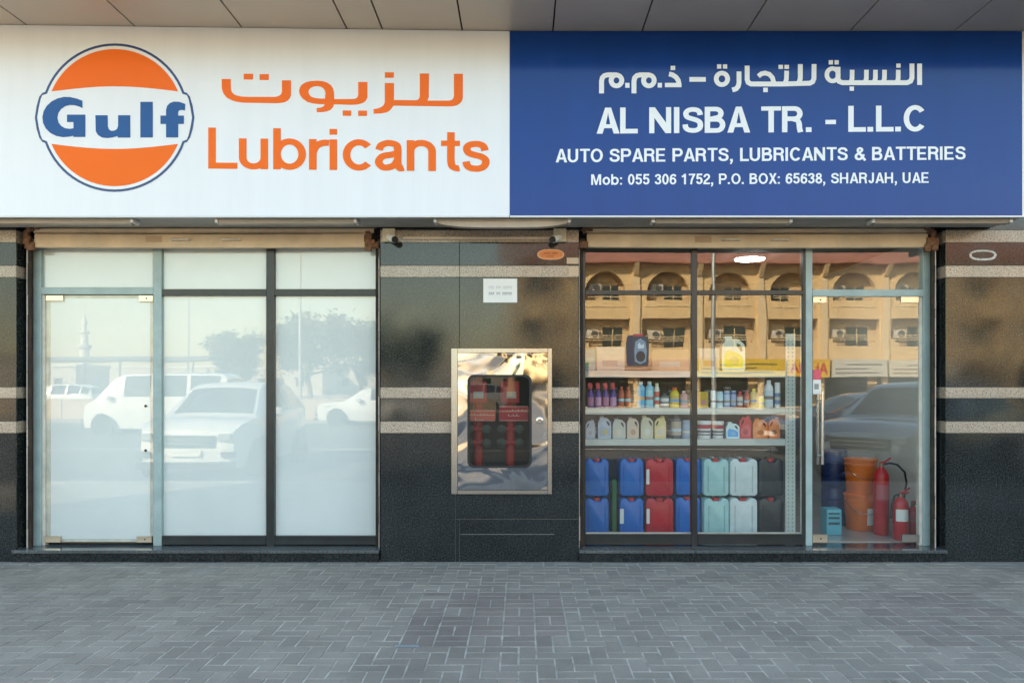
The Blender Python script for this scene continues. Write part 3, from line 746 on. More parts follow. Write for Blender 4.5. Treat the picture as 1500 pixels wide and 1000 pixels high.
# ================================================================== SIGNS
XS0, XSM, XS1 = -5.4, PX(746.5, SGY), PX(1497, SGY)
SBZ = PZ(318, SGY)
def sign_box(name, m, x0, x1, label):
    s = thing(name, label, 'sign')
    mb = MB()
    za, zb = soff_z(x0)-0.004, soff_z(x1)-0.004
    mb.add([(x0, SGY, SBZ+.012), (x1, SGY, SBZ+.012), (x1, -0.02, SBZ+.012), (x0, -0.02, SBZ+.012), (x0, SGY, za), (x1, SGY, zb), (x1, -0.02, zb), (x0, -0.02, za)],
           [(0,3,2,1),(4,5,6,7),(0,1,5,4),(1,2,6,5),(2,3,7,6),(3,0,4,7)])
    mb.build('face_panel', m, s)
    box('bottom_trim', alum, s, x0, x1, SGY-0.008, SGY+0.03, SBZ-0.003, SBZ+0.0115, 0.002)
    box('underside', under, s, x0, x1, SGY+0.031, -0.025, SBZ+0.002, SBZ+0.0115)
    return s
sw = sign_box('shop_sign', signwhite, XS0, XSM-0.003, 'white shop sign with a round orange emblem and orange Arabic and Latin lettering')
sb = sign_box('shop_sign', signblue, XSM+0.0005, XS1, 'blue shop sign with white Arabic and Latin lettering')
box('joint_trim', alum, sw, XSM-0.0028, XSM+0.0002, SGY-0.003, SGY+0.002, SBZ+.013, SZ-0.004)
box('end_trim', alum, sb, XS1+0.0005, XS1+0.018, SGY-0.004, -0.02, SBZ+0.0, SZ-0.002)
L1, L2, L3, L4 = SGY-0.0022, SGY-0.0038, SGY-0.0054, SGY-0.0070
def pxl(pts, Y): return [(PX(x, Y), PZ(y, Y)) for x, y in pts]
# emblem
def band_loop(k):
    x0, x1, y0, y1 = 51.0+k, 284.7-k, 133.7+k, 211.0-k
    q = [(70, y0), (62, y0+2.6), (57.5+k*.6, y0+8), (53.5+k*.9, y0+22), (x0, (y0+y1)/2), (53.5+k*.9, y1-22), (57.5+k*.6, y1-9), (62, y1-3), (70, y1)]
    r_ = [(335.7-x, y) for x, y in q][::-1]
    return q+r_
em = thing('tmp', 'x', 'x'); bpy.data.objects.remove(em)
emb = flat('emblem', [pxl(ellipse(168, 172.5, 108.6, 108.6, 72), L1)], L1, inknavy, sw)
flat('emblem_band_outline', [pxl(band_loop(0), L1-.0004)], L1-.0004, inknavy, emb)
flat('emblem_ground', [pxl(ellipse(168, 172.5, 105, 105, 72), L2)], L2, signwhite, emb)
flat('emblem_band', [pxl(band_loop(3.5), L2-.0004)], L2-.0004, signwhite, emb)
def seg(top):
    ro = 100.3; cx, cyy = 168, 172.5; pts = []
    if top:
        a0, a1 = 202.5, 337.5
        for i in range(33):
            a = R(a0+(a1-a0)*i/32); pts.append((cx+ro*math.cos(a), cyy+ro*math.sin(a)))
        xa_, ya_ = pts[-1]; xb_, yb_ = pts[0]
        for i in range(1, 16):
            t = i/16; pts.append((xa_+(xb_-xa_)*t, ya_+(yb_-ya_)*t-7.4*math.sin(math.pi*t)))
    else:
        a0, a1 = 22.5, 157.5
        for i in range(33):
            a = R(a0+(a1-a0)*i/32); pts.append((cx+ro*math.cos(a), cyy+ro*math.sin(a)))
        xa_, ya_ = pts[-1]; xb_, yb_ = pts[0]
        for i in range(1, 16):
            t = i/16; pts.append((xa_+(xb_-xa_)*t, ya_+(yb_-ya_)*t+7.4*math.sin(math.pi*t)))
    return pts
flat('emblem_segment', [pxl(seg(True), L3)], L3, inkorange, emb)
flat('emblem_segment', [pxl(seg(False), L3)], L3, inkorange, emb)
Gs = [(465,165),(440,152),(400,140),(360,138),(320,148),(285,172),(262,205),(253,245),(262,285),(285,315),(320,335),(360,340),(390,335),(390,282),(335,282),(335,220),(490,220),(490,408),(390,408),(388,398),(350,406),(300,410),(245,400),(195,375),(155,335),(133,290),(127,240),(138,190),(165,145),(205,108),(255,83),(310,70),(365,72),(420,85),(465,103)]
us = [(575,225),(678,225),(680,320),(690,345),(710,357),(735,355),(757,342),(767,315),(767,225),(870,225),(870,413),(765,413),(763,400),(720,412),(675,417),(630,412),(597,392),(578,360)]
ls = px_rect(955,112,1060,412)
fs_ = [(1172,412),(1172,298),(1125,298),(1125,228),(1172,228),(1172,180),(1182,145),(1205,122),(1240,110),(1285,112),(1335,130),(1332,185),(1310,180),(1285,182),(1275,195),(1275,228),(1323,228),(1323,298),(1275,298),(1275,412)]
flat('emblem_lettering', [px_loop(q, 40, 130, 5.769, L4) for q in (Gs, us, ls, fs_)], L4, inkblue, emb)
# orange Arabic line
A = []
A.append([(110,195),(210,195),(212,310),(222,340),(245,362),(280,378),(330,388),(400,391),(700,391),(735,382),(760,365),(772,335),(772,210),(872,210),(872,370),(860,405),(835,432),(800,450),(750,458),(700,460),(350,455),(280,445),(220,428),(165,398),(130,355),(112,300)])
A.append(px_rect(352,138,455,200)); A.append(px_rect(527,142,628,205))
A.append([(1610,228),(1712,228),(1712,395),(1700,425),(1675,450),(1640,465),(1600,474),(1540,478),(1345,472),(1335,500),(1310,530),(1270,548),(1220,557),(1155,558),(1153,515),(1200,508),(1230,495),(1245,472),(1180,470),(1110,462),(1050,445),(1000,410),(970,370),(960,330),(968,290),(990,258),(1030,233),(1090,218),(1160,213),(1220,218),(1270,235),(1310,262),(1335,300),(1345,350),(1347,415),(1540,415),(1575,412),(1600,398),(1610,370)])
A.append([(1245,410),(1250,350),(1243,320),(1225,295),(1195,278),(1160,272),(1120,277),(1088,292),(1068,315),(1063,340),(1075,370),(1100,392),(1140,405),(1190,410)])
def o3(q): return [(x+1425, y) for x, y in q]
A.append(o3(px_rect(15,540,108,598))); A.append(o3(px_rect(185,542,282,600))); A.append(o3(px_rect(478,122,577,180)))
A.append(o3([(478,240),(578,240),(578,425),(820,428),(845,420),(858,400),(862,370),(862,135),(962,135),(960,390),(945,432),(1180,432),(1215,425),(1232,400),(1237,370),(1237,138),(1335,138),(1335,405),(1322,440),(1300,465),(1270,483),(1235,492),(1180,495),(572,487),(550,520),(525,545),(490,562),(440,572),(355,575),(352,525),(400,518),(440,502),(465,482),(477,450)]))
flat('arabic_lettering', [px_loop(q, 310, 90, 7.5, L1) for q in A], L1, inkorange, sw)
lettering('latin_word', 'Lubricants', 305, 712, 187, 247, L1, inkorange, sw, 0.148, tilt=4.5/410)
# white Arabic line on blue
ms = []; nlay = [0]
def strk(q, ox, oy, s, w):
    Y = L1-0.0003*nlay[0]; nlay[0] = (nlay[0]+1) % 12
    ms.append(upright(curve_mesh([px_loop(ribbon(q, w), ox, oy, s, Y)], 0.0004), Y))
def area(loops, ox, oy, s):
    Y = L1-0.0003*nlay[0]; nlay[0] = (nlay[0]+1) % 12
    ms.append(upright(curve_mesh([px_loop(q, ox, oy, s, Y) for q in loops], 0.0004), Y))
c4 = (860, 80, 6.0); c5 = (1090, 80, 5.357)
for dx in (0, 285):
    strk([(127+dx,342),(127+dx,235),(134+dx,205),(152+dx,187),(180+dx,180),(262+dx,180)], *c4, 43)
    area([ellipse(258+dx, 229, 68, 68), ellipse(258+dx, 229, 25, 27)], *c4)
area([px_rect(335,250,373,293)], *c4); area([px_rect(620,250,658,291)], *c4)
area([px_rect(734,100,774,138)], *c4); strk([(720,172),(752,180),(782,200),(802,230),(810,285)], *c4, 42); area([px_rect(684,250,829,288)], *c4)
area([px_rect(899,199,1043,240)], *c4)
area([ellipse(1185, 215, 71, 71), ellipse(1185, 215, 29, 31)], *c4); area([px_rect(1142,87,1179,125)], *c4); area([px_rect(1194,87,1231,125)], *c4)
strk([(1335,150),(1335,250),(1328,280),(1310,302),(1276,313)], *c4, 42)
strk([(24,88),(24,198),(32,220),(55,232),(300,232),(515,226),(538,214),(548,190),(549,76)], *c5, 38)
strk([(441,76),(441,190),(430,222)], *c5, 38); strk([(334,128),(332,195),(322,222)], *c5, 36)
area([px_rect(270,82,305,114)], *c5); area([px_rect(317,82,352,114)], *c5)
strk([(112,172),(135,152),(165,146),(198,156),(222,182),(234,225)], *c5, 36); area([px_rect(150,261,186,296)], *c5)
strk([(1377,72),(1377,240)], *c5, 38)
strk([(1317,72),(1317,185),(1306,210),(1280,222),(770,222),(746,212),(737,190),(737,98)], *c5, 38)
area([ellipse(694, 160, 63, 66), ellipse(694, 160, 27, 32)], *c5)
area([px_rect(664,45,697,79)], *c5); area([px_rect(710,45,743,79)], *c5)
for xx in (848, 960, 1031, 1102, 1210): strk([(xx,121),(xx-1,190),(xx-9,215)], *c5, 36)
area([px_rect(828,252,862,286)], *c5); area([px_rect(1194,72,1228,104)], *c5)
join('arabic_lettering', ms, inkwhite, sb)
lettering('latin_word', 'AL NISBA TR. - L.L.C', 874, 1354, 158, 196, L1, inkwhite, sb, 0.175, tilt=-3.5/480)
lettering('latin_word', 'AUTO SPARE PARTS, LUBRICANTS & BATTERIES', 814, 1413.5, 218.5, 238, L1, inkwhite, sb, 0.165, tilt=-4/600, track=.02)
lettering('latin_word', 'Mob: 055 306 1752, P.O. BOX: 65638, SHARJAH, UAE', 866, 1360, 255.5, 271, L1, inkwhite, sb, 0.165, tilt=-3/494, track=.03)

# ---- strip lamps beneath the sign
def strip_lamp(px0, px1, label, bulge=0.0):
    Yc = -0.33
    x0, x1 = PX(px0, Yc), PX(px1, Yc)
    t = thing('strip_lamp', label, 'lamp', ((x0+x1)/2, Yc, SBZ+0.0015), group='strip lamps under the shop sign')
    L = (x1-x0)/2
    box('housing', lampbody, t, -L+0.03, L-0.03, -0.055, 0.055, -0.02, 0.0, 0.004)
    for s in (-1, 1): box('end_cap', alum, t, s*L, s*(L-0.029), -0.058, 0.058, -0.034, 0.0, 0.005)
    mb = MB(); NS = 16; prof = [(-0.045, -0.0205), (-0.04, -0.034), (0, -0.042), (0.04, -0.034), (0.045, -0.0205)]; n = len(prof); vs = []; fs = []
    for k in range(NS+1):
        u = k/NS; x = -L+0.03+(2*L-0.06)*u; sag = bulge*(1-(2*u-1)**4)
        vs += [(x, y, z-(sag if z < -0.021 else 0)) for y, z in prof]
    for k in range(NS):
        for i in range(n-1): fs.append((k*n+i, k*n+i+1, (k+1)*n+i+1, (k+1)*n+i))
    mb.add(vs, fs).build('diffuser', lampdiff, t, smooth=True)
strip_lamp(-20, 200, 'strip lamp under the white sign, nearest the picture edge')
strip_lamp(318, 525, 'strip lamp under the white sign, over the two filmed panes')
strip_lamp(636, 836, 'strip lamp with a sagging diffuser where white and blue signs meet', 0.035)
strip_lamp(953, 1158, 'strip lamp under the blue sign, above the shutter handles')
strip_lamp(1273, 1478, 'strip lamp under the blue sign, nearest its outer end')

# ================================================================== FIXTURES ON THE MIDDLE PIER
con = thing('cable_conduit', 'pale plastic conduit running level between two cameras', 'conduit', P(695, 349, -0.01))
bx_ = tuple(con.location)
x0, x1 = PX(590, -0.012)-bx_[0], PX(808, -0.012)-bx_[0]
box('trunking', mat('conduit_plastic', (0.66, 0.56, 0.46), 0.5, var=0.08, vscale=6), con, x0, x1, -0.016, 0.008, -0.011, 0.011, 0.003)
for q in (-0.45, 0.0, 0.42): box('clip', whiteframe, con, q-0.008, q+0.008, -0.018, 0.008, -0.013, 0.013, 0.001)
def cctv(px, label, s):
    c = P(px, 346, -0.0)
    t = thing('security_camera', label, 'camera', c, group='cameras on the middle pier')
    box('junction_box', mat('camera_cream', (0.64, 0.57, 0.43), 0.5, var=0.1, vscale=12), t, -0.055, 0.055, -0.045, -0.002, -0.055, 0.062, 0.006)
    b0 = Vector((s*0.03, -0.05, -0.012)); d = Vector((s*0.55, -0.75, -0.36)).normalized()
    if s > 0: b0 = Vector((0.01, -0.05, -0.015))
    else: b0 = Vector((-0.01, -0.05, -0.015))
    hd = MB().tube([b0-d*0.01, b0+d*0.03, b0+d*0.10], [0.030, 0.034, 0.032], 16).build('body', white, t, smooth=True)
    MB().tube([b0+d*0.098, b0+d*0.118], [0.030, 0.026], 16).build('lens', black, hd, smooth=True)
    MB().tube([b0-d*0.005, b0+d*0.015], [0.022, 0.026], 14).build('bracket', black, t, smooth=True)
cctv(570.5, 'small cream security camera at the conduit end above the white-filmed panes', 1)
cctv(820, 'small cream security camera at the conduit end above the orange sticker', -1)
def smudge_line(par, m, px0, px1, py0, py1, Y, base, seed, n=13, gaps=(3, 7)):
    rr = random.Random(seed); mb = MB(); w = (px1-px0)/n
    for i in range(n):
        if i in gaps: continue
        x = px0+i*w
        for (a, b, c, d) in ((0.05, 0.25, 0, 1), (0.25, 0.8, 0, 0.28), (0.25, 0.75, 0.42, 0.62) if rr.random() < .6 else (0.62, 0.82, 0.2, 1)):
            mb.box(PX(x+a*w, Y)-base[0], PX(x+b*w, Y)-base[0], Y-base[1], Y+0.0006-base[1], PZ(py0+d*(py1-py0), Y)-base[2], PZ(py0+c*(py1-py0), Y)-base[2])
    return mb.build('print', m, par)
nt_ = thing('notice', 'small white notice plate with two printed lines on the dark pier', 'notice', P(732.5, 443, -0.004))
base = tuple(nt_.location)
lbox(nt_, 'plate', paper, 708, 757.5, 408, 443, -0.0045, 0.0, base)
smudge_line(nt_, paleink, 716, 750, 419, 423.5, -0.0055, base, 1)
smudge_line(nt_, greyink, 716, 750, 428, 432, -0.0055, base, 2, 12, (3, 6))
os_ = thing('oval_sticker', 'orange oval sticker below a camera on the dark pier', 'sticker', P(806.5, 380, -0.002))
base = tuple(os_.location)
def oval(px0, px1, py0, py1, Y):
    cx_, cy_, a, b = (px0+px1)/2, (py0+py1)/2, (px1-px0)/2, (py1-py0)/2
    return [(PX(cx_+a*math.copysign(abs(math.cos(t))**0.75, math.cos(t)), Y)-base[0], PZ(cy_+b*math.copysign(abs(math.sin(t))**0.9, math.sin(t)), Y)-base[2]) for t in [2*math.pi*i/36 for i in range(36)]]
def offY(o, dy): o.location.y = dy; return o
offY(flat('backing', [oval(787, 826.5, 365, 380.5, -0.002)], 0, mat('sticker_pale_orange', (0.72, 0.36, 0.18), 0.5), os_), 0)
flat('orange_panel', [oval(789, 824.5, 366.5, 379, -0.003)], -0.0014, mat('sticker_orange', (0.66, 0.20, 0.04), 0.5, var=0.1, vscale=60), os_)
smudge_line(os_, mat('sticker_print', (0.30, 0.07, 0.02), 0.6), 797, 817, 370, 372.5, -0.0055, base, 5, 7, (3,))
smudge_line(os_, mat('sticker_print', (0.30, 0.07, 0.02), 0.6), 801, 811, 374.5, 376.5, -0.0055, base, 6, 4, ())
ot = thing('sticker_remnant', 'torn white oval outline of a peeled sticker on the outer pier', 'sticker', P(1440, 381, -0.001))
base = tuple(ot.location)
flat('paper_outline', [oval(1420, 1460, 366, 381.5, -0.001), oval(1423.5, 1456, 368.5, 378.5, -0.001)], 0, mat('torn_paper', (0.62, 0.60, 0.55), 0.8, col2=(0.35, 0.30, 0.25), vscale=45, ramp=(0.5, 0.62)), ot)
# taped cable on the pier edge
for (a, b, c, d, lab) in ((830, 848, 377.5, 386.5, 'beige tape patch on the pier edge beside the oval sticker'), (833, 848, 391, 404.5, 'beige tape patch on the pale band at the pier edge')):
    tp = box('tape_patch', mat('beige_tape', (0.58, 0.42, 0.28), 0.6), None, PX(a), PX(b)-0.002, -0.0065, -0.0025, PZ(d), PZ(c)); tag(tp, lab, 'tape')
# scratch on the low slab
sc_ = box('scratch', mat('scratch', (0.16, 0.16, 0.155), 0.6), bld, PX(674), PX(812), -0.0012, -0.0004, PZ(782.6), PZ(781.7))

# ---- fire hose cabinet
steel = bpy.data.materials.new('mirror_steel'); steel.use_nodes = True
def steel_nodes(m, amt, sc):
    nt = m.node_tree; b = nt.nodes['Principled BSDF']; b.inputs['Metallic'].default_value = 1; b.inputs['Roughness'].default_value = 0.06
    b.inputs['Base Color'].default_value = (0.43, 0.435, 0.445, 1)
    p = nt.nodes.new('ShaderNodeNewGeometry').outputs['Position']
    n = nt.nodes.new('ShaderNodeTexNoise'); n.inputs['Scale'].default_value = sc; n.inputs['Detail'].default_value = 1.5; n.inputs['Distortion'].default_value = 0.6
    nt.links.new(p, n.inputs['Vector'])
    bp = nt.nodes.new('ShaderNodeBump'); bp.inputs['Strength'].default_value = 1; bp.inputs['Distance'].default_value = amt
    nt.links.new(n.outputs['Fac'], bp.inputs['Height']); nt.links.new(bp.outputs['Normal'], b.inputs['Normal'])
steel_nodes(steel, 0.022, 2.4); MATS['steel'] = steel
steelf = mat('frame_steel', (0.40, 0.395, 0.385), 0.24, 1.0)
hc = thing('hose_cabinet', 'polished steel fire hose cabinet with a wired glass window in the dark pier', 'cabinet', P(734.5, 723, -0.03))
base = tuple(hc.location)
CY = -0.03
def cab(nm, m, par, px0, px1, py0, py1, y0, y1, bev=0.0):
    return box(nm, m, par, PX(px0, CY)-base[0], PX(px1, CY)-base[0], y0-base[1], y1-base[1], PZ(py1, CY)-base[2], PZ(py0, CY)-base[2], bev)
fr = cab('frame_bar', steelf, hc, 661, 670, 510, 723.5, CY, -0.002, 0.002); cab('frame_bar', steelf, hc, 802.5, 808.5, 510, 723.5, CY, -0.002, 0.002)
cab('frame_bar', steelf, hc, 670.2, 802.3, 510, 516.5, CY, -0.002, 0.002); cab('frame_bar', steelf, hc, 670.2, 802.3, 717.5, 723.5, CY, -0.002, 0.002)
def rrect(px0, px1, py0, py1, r, n=7):
    pts = []
    for (cx_, cy_, a0) in ((px1-r, py0+r, -90), (px1-r, py1-r, 0), (px0+r, py1-r, 90), (px0+r, py0+r, 180)):
        for i in range(n): a = R(a0+90*i/(n-1)); pts.append((cx_+r*math.cos(a), cy_+r*math.sin(a)))
    return [(PX(x, CY)-base[0], PZ(y, CY)-base[2]) for x, y in pts]
door = flat('door', [[(PX(x, CY)-base[0], PZ(y, CY)-base[2]) for x, y in px_rect(670.6, 517, 802, 717)], rrect(686, 777.5, 550, 683.5, 9)], 0.004, steel, hc, 0.002)
flat('gasket', [rrect(684.6, 779, 548.6, 685, 10), rrect(688.2, 775.2, 552, 681.5, 8)], -0.004, rubber, door, 0.005)
gl = flat('window', [rrect(686.5, 777, 550.5, 683, 9)], 0.0055, glassC, door, 0.0)
mb = MB(); 
wx0, wx1, wz0, wz1 = PX(688, CY)-base[0], PX(775, CY)-base[0], PZ(682, CY)-base[2], PZ(552, CY)-base[2]
k = wx0
while k < wx1: mb.box(k, k+0.0012, 0.0085, 0.0095, wz0, wz1); k += 0.0148
k = wz0
while k < wz1: mb.box(wx0, wx1, 0.0098, 0.0106, k, k+0.0012); k += 0.0148
mb.build('wire_mesh', mat('wire', (0.16, 0.16, 0.15), 0.5, 0.6), gl)
inside = mat('cabinet_inside', (0.06, 0.065, 0.06), 0.6)
mb = MB(); hx0, hx1, hz0, hz1 = HX0+.001-base[0], HX1-.001-base[0], HZ0+.001-base[2], HZ1-.001-base[2]; yb = 0.246-base[1]; yf = 0.001-base[1]
mb.box(hx0, hx1, yb-.003, yb, hz0, hz1).box(hx0, hx0+.003, yf, yb-.0031, hz0, hz1).box(hx1-.003, hx1, yf, yb-.0031, hz0, hz1).box(hx0+.0031, hx1-.0031, yf, yb-.0031, hz0, hz0+.003).box(hx0+.0031, hx1-.0031, yf, yb-.0031, hz1-.003, hz1)
mb.build('cabinet_box', inside, hc)
lkx, lky = PX(790.5, CY)-base[0], PZ(615.5, CY)-base[2]
lk = MB().lathe([(0.031, 0), (0.031, 0.004), (0.027, 0.007), (0.020, 0.0075)], 24, (lkx, 0.0035, lky), axis='Y').build('lock', chrome, door, smooth=True)
MB().box(lkx-0.016, lkx+0.016, -0.010, -0.004, lky-0.004, lky+0.004).build('latch', mat('latch_dark', (0.12, 0.11, 0.1), 0.4, 0.8), lk)
cab('catch', chrome, door, 726, 733.5, 545, 549, -0.042, -0.0285, 0.002)
redl = mat('hose_red', (0.50, 0.022, 0.03), 0.4)
wheelm = mat('valve_green', (0.05, 0.075, 0.065), 0.45)
for ci, pxm in enumerate((700, 748)):
    xc = PX(pxm, 0.1)-base[0]
    def zc(py): return PZ(py, 0.1)-base[2]
    yc = 0.12-base[1]
    pipe = MB().tube([(xc, yc, zc(712)), (xc, yc, zc(520))], 0.042, 18).build('riser_pipe', redl, hc, smooth=True)
    v = box('hose_drum', redl, hc, xc-0.09, xc+0.08, yc-0.075, yc-0.043, zc(590), zc(558), 0.006)
    box('gauge', mat('dial_grey', (0.50, 0.48, 0.42), 0.5), v, xc-0.035, xc+0.05, yc-0.079, yc-0.0755, zc(583), zc(573))
    p0 = 594 if ci else 600
    lb = box('label_plate', mat('label_red', (0.60, 0.03, 0.05), 0.5), hc, xc-0.10, xc+0.155, yc-0.092, yc-0.088, zc(616), zc(p0))
    mb = MB(); rr = random.Random(ci+4); y_ = yc-0.0932
    for (q0, q1, yy) in ((xc-0.075, xc+0.13, p0+7), (xc-0.02, xc+0.06, p0+14)):
        x = q0
        while x < q1:
            w = rr.uniform(.014, .03); mb.box(x, x+w, y_, y_+0.0008, zc(yy+.9), zc(yy))
            if rr.random() < .5: mb.box(x, x+.006, y_, y_+0.0008, zc(yy)+.0002, zc(yy-2.2))
            x += w+0.004
    for (q0, q1, w0, w1) in ((xc-0.10, xc+0.155, p0+.5, p0+1.2), (xc-0.10, xc+.155, 614.8, 615.5)): mb.box(q0+.003, q1-.003, y_, y_+.0008, zc(w1), zc(w0))
    mb.build('print', mat('label_print', (0.75, 0.6, 0.55), 0.6), lb)
    for rw in (628, 648):
        arm = MB().tube([(xc-0.075, yc-0.02, zc(rw)), (xc+0.075, yc-0.02, zc(rw))], 0.028, 12).build('valve_body', redl, hc, smooth=True)
        for sg in (-1, 1):
            MB().lathe([(0.030, 0.0), (0.040, 0.006), (0.040, 0.016), (0.030, 0.022), (0.012, 0.024)], 18, (xc+sg*0.078, yc-0.05, zc(rw)), axis='Y').build('hand_wheel', wheelm, arm, smooth=True)


# ================================================================== INSIDE THE SHOP
cl = thing('ceiling_lamp', 'round lit ceiling lamp inside the shop', 'lamp', (2.44, 1.6, 2.9195))
MB().lathe([(0.17, 0), (0.17, -0.03), (0.16, -0.035)], 32).build('rim', white, cl, smooth=True)
MB().lathe([(0.155, -0.0352), (0.15, -0.045), (0.10, -0.052)], 32).build('diffuser', mat('lamp_glow', (0.9, 0.9, 0.9), 0.5, emit=(1.0, 0.97, 0.90), estr=12.0), cl, smooth=True)

SHY = 0.55
sh = thing('shelf_unit', 'pale enamel steel shelf unit with slotted angle posts behind the glass', 'shelf', (0.5, SHY, 0.1125))
sb0 = tuple(sh.location)
def shb(nm, m, x0, x1, y0, y1, z0, z1, bev=0.002, par=None): return box(nm, m, par or sh, x0-sb0[0], x1-sb0[0], y0-sb0[1], y1-sb0[1], z0-sb0[2], z1-sb0[2], bev)
XA, XB = 0.47, PX(1150, SHY)
SH = [PZ(597, SHY), PZ(642.5, SHY), PZ(543, SHY), PZ(468, SHY)]
for k, z in enumerate(SH[:3]):
    b_ = shb('shelf_board', shelfpaint, XA, XB, SHY, SHY+0.40, z-0.004, z, 0.001)
    shb('shelf_lip', shelfpaint, XA, XB, SHY-0.004, SHY+0.002, z-0.062, z-0.0045, 0.001, b_)
def post(x0, x1, y):
    p = shb('post', shelfpaint, x0, x1, y, y+0.003, 0.1125, SH[2]+0.35)
    mb = MB(); z = 0.16
    while z < SH[2]+0.3:
        for q in (0.3, 0.7):
            xx = x0+(x1-x0)*q; mb.box(xx-0.006-sb0[0], xx+0.006-sb0[0], y-0.0012-sb0[1], y-0.0002-sb0[1], z-sb0[2], z+0.018-sb0[2])
        z += 0.038
    mb.build('slots', mat('slot_dark', (0.34, 0.37, 0.33), 0.8), p)
    shb('post_flange', shelfpaint, x1-0.003, x1, y+0.0035, y+0.045, 0.1125, SH[2]+0.35)
post(PX(1150.3, SHY), PX(1165, SHY), SHY-0.004)
shb('back_sheet', mat('shelf_back', (0.10, 0.10, 0.095), 0.7), XA, XB, SHY+0.41, SHY+0.413, 0.1125, SH[2]+0.04)

CM = {}
def cm(c, rough=0.32, metal=0.0):
    k = (tuple(round(q, 3) for q in c), rough, metal)
    if k not in CM: CM[k] = mat('plastic_%03d' % len(CM), c, rough, metal, var=0.05, vscale=14)
    return CM[k]
def gn(c): return tuple(min(.84, v*1.5+.01) for v in c)
def item_frame(px0, px1, py0, py1, Y):
    """x centre, floor z, width, height of something seen between these photo rows at depth Y"""
    return PX((px0+px1)/2, Y), PZ(py1, Y), (px1-px0)*(Y-CAMY)/F, (py1-py0)*(Y-CAMY)/F
ITEM_Y = SHY+0.045
def place(nm, label, cat, px0, px1, py0, shelf, group=None, dy=0.0, rz=0.0):
    zf = SH[shelf]+0.0005 if shelf is not None else 0.113
    Y = ITEM_Y+dy
    x = PX((px0+px1)/2, Y); w = (px1-px0)*(Y-CAMY)/F; h = PZ(py0, Y)-zf
    return thing(nm, label, cat, (x, Y+w*0.3, zf), rz, group), w, h
def can(label, px0, px1, py0, shelf, body, cap, lab, group='bottles and cans on the shelves', nm='bottle', neck=0.45, capfrac=0.12, shoulder=0.74, cat='bottle', dy=0.0):
    body, cap, lab = gn(body), gn(cap), gn(lab)
    t, w, h = place(nm, label, cat, px0, px1, py0, shelf, group, dy)
    r = w/2; ch = h*capfrac
    MB().lathe([(r*0.92, 0), (r, h*0.02), (r, h*shoulder), (r*0.93, h*(shoulder+0.05)), (r*neck*1.15, h*(1-capfrac)-0.004), (r*neck, h*(1-capfrac))], 20).build('body', cm(body), t, smooth=True)
    MB().lathe([(r*neck*1.12, h*(1-capfrac)+.0004), (r*neck*1.12, h-0.003), (r*neck*0.95, h)], 16).build('cap', cm(cap), t, smooth=True)
    l = MB().lathe([(r*1.006, h*0.14), (r*1.006, h*(shoulder-0.08))], 20); l.f = l.f[:-2]
    lo = l.build('label', cm(lab, 0.45), t, smooth=True)
    l2 = MB().lathe([(r*1.012, h*0.30), (r*1.012, h*0.42)], 20); l2.f = l2.f[:-2]
    l2.build('label_stripe', cm(tuple(min(0.9, 0.9-c*0.8) for c in lab), 0.45), lo, smooth=True)
    return t
def spray_bottle(label, px0, px1, py0, shelf, body, cap, lab):
    body, cap, lab = gn(body), gn(cap), gn(lab)
    t, w, h = place('spray_bottle', label, 'bottle', px0, px1, py0, shelf, 'spray bottles on the shelf')
    r = w*0.46
    MB().lathe([(r*0.95, 0), (r, h*.02), (r, h*0.45), (r*0.8, h*0.58), (r*0.35, h*0.68), (r*0.35, h*0.74)], 18, sy=0.7).build('body', cm(body), t, smooth=True)
    l = MB().lathe([(r*1.01, h*.08), (r*1.01, h*.42)], 18, sy=0.7); l.f = l.f[:-2]; l.build('label', cm(lab, .45), t, smooth=True)
    hd = MB().prism([(-r*.5, h*.74), (r*.45, h*.74), (r*.5, h*.88), (r*.35, h), (-r*.6, h), (-r*.95, h*.95), (-r*.95, h*.88), (-r*.55, h*.86)], -r*.35, r*.35).build('spray_head', cm(cap), t, 0.003)
    MB().prism([(-r*.62, h*.86), (-r*.50, h*.86), (-r*.62, h*.74), (-r*.78, h*.72)], -r*.2, r*.2).build('trigger', cm(cap), hd)
def jug(label, px0, px1, py0, shelf, body, cap, lab, lab2, flip=False, group='oil jugs on the shelves', dy=0.0, Z=None):
    body, cap, lab = gn(body), gn(cap), gn(lab)
    t, w, h = place('oil_jug', label, 'jug', px0, px1, py0, shelf, group, dy)
    W = w/2; s = -1 if flip else 1
    out = [(-W*.92, 0), (W*.92, 0), (W, h*.06), (W, h*.62), (W*.92, h*.76), (W*.45, h*.90), (W*.12, h*.92), (-W*.10, h*.90), (-W*.10, h*.94), (-W*.72, h*.94), (-W*.72, h*.86), (-W*.95, h*.74), (-W, h*.55), (-W, h*.05)]
    hole = [(W*.30, h*.80), (W*.55, h*.76), (W*.74, h*.66), (W*.78, h*.56), (W*.60, h*.56), (W*.46, h*.64), (W*.28, h*.72)]
    me = upright(curve_mesh([[(s*x, z) for x, z in out], [(s*x, z) for x, z in hole]], w*0.26), -w*0.26)
    bo = link('body', me, cm(body), t)
    MB().box(min(s*-W*.74, s*-W*.08), max(s*-W*.74, s*-W*.08), -w*.17, w*.17, h*.9405, h).build('cap', cm(cap), t, 0.003)
    lb = MB().prism([(s*x, z) for x, z in [(-W*.78, h*.10), (W*.78, h*.10), (W*.80, h*.40), (W*.30, h*.52), (-W*.55, h*.60), (-W*.82, h*.45)]], -w*.26-.0022, -w*.26-.0006).build('label', cm(lab, .45), t)
    e = ellipse(s*W*.05, h*.29, W*.42, h*.13, 16)
    MB().prism(e, -w*.26-.0034, -w*.26-.0024).build('label_mark', cm(lab2, .45), lb)
    return t
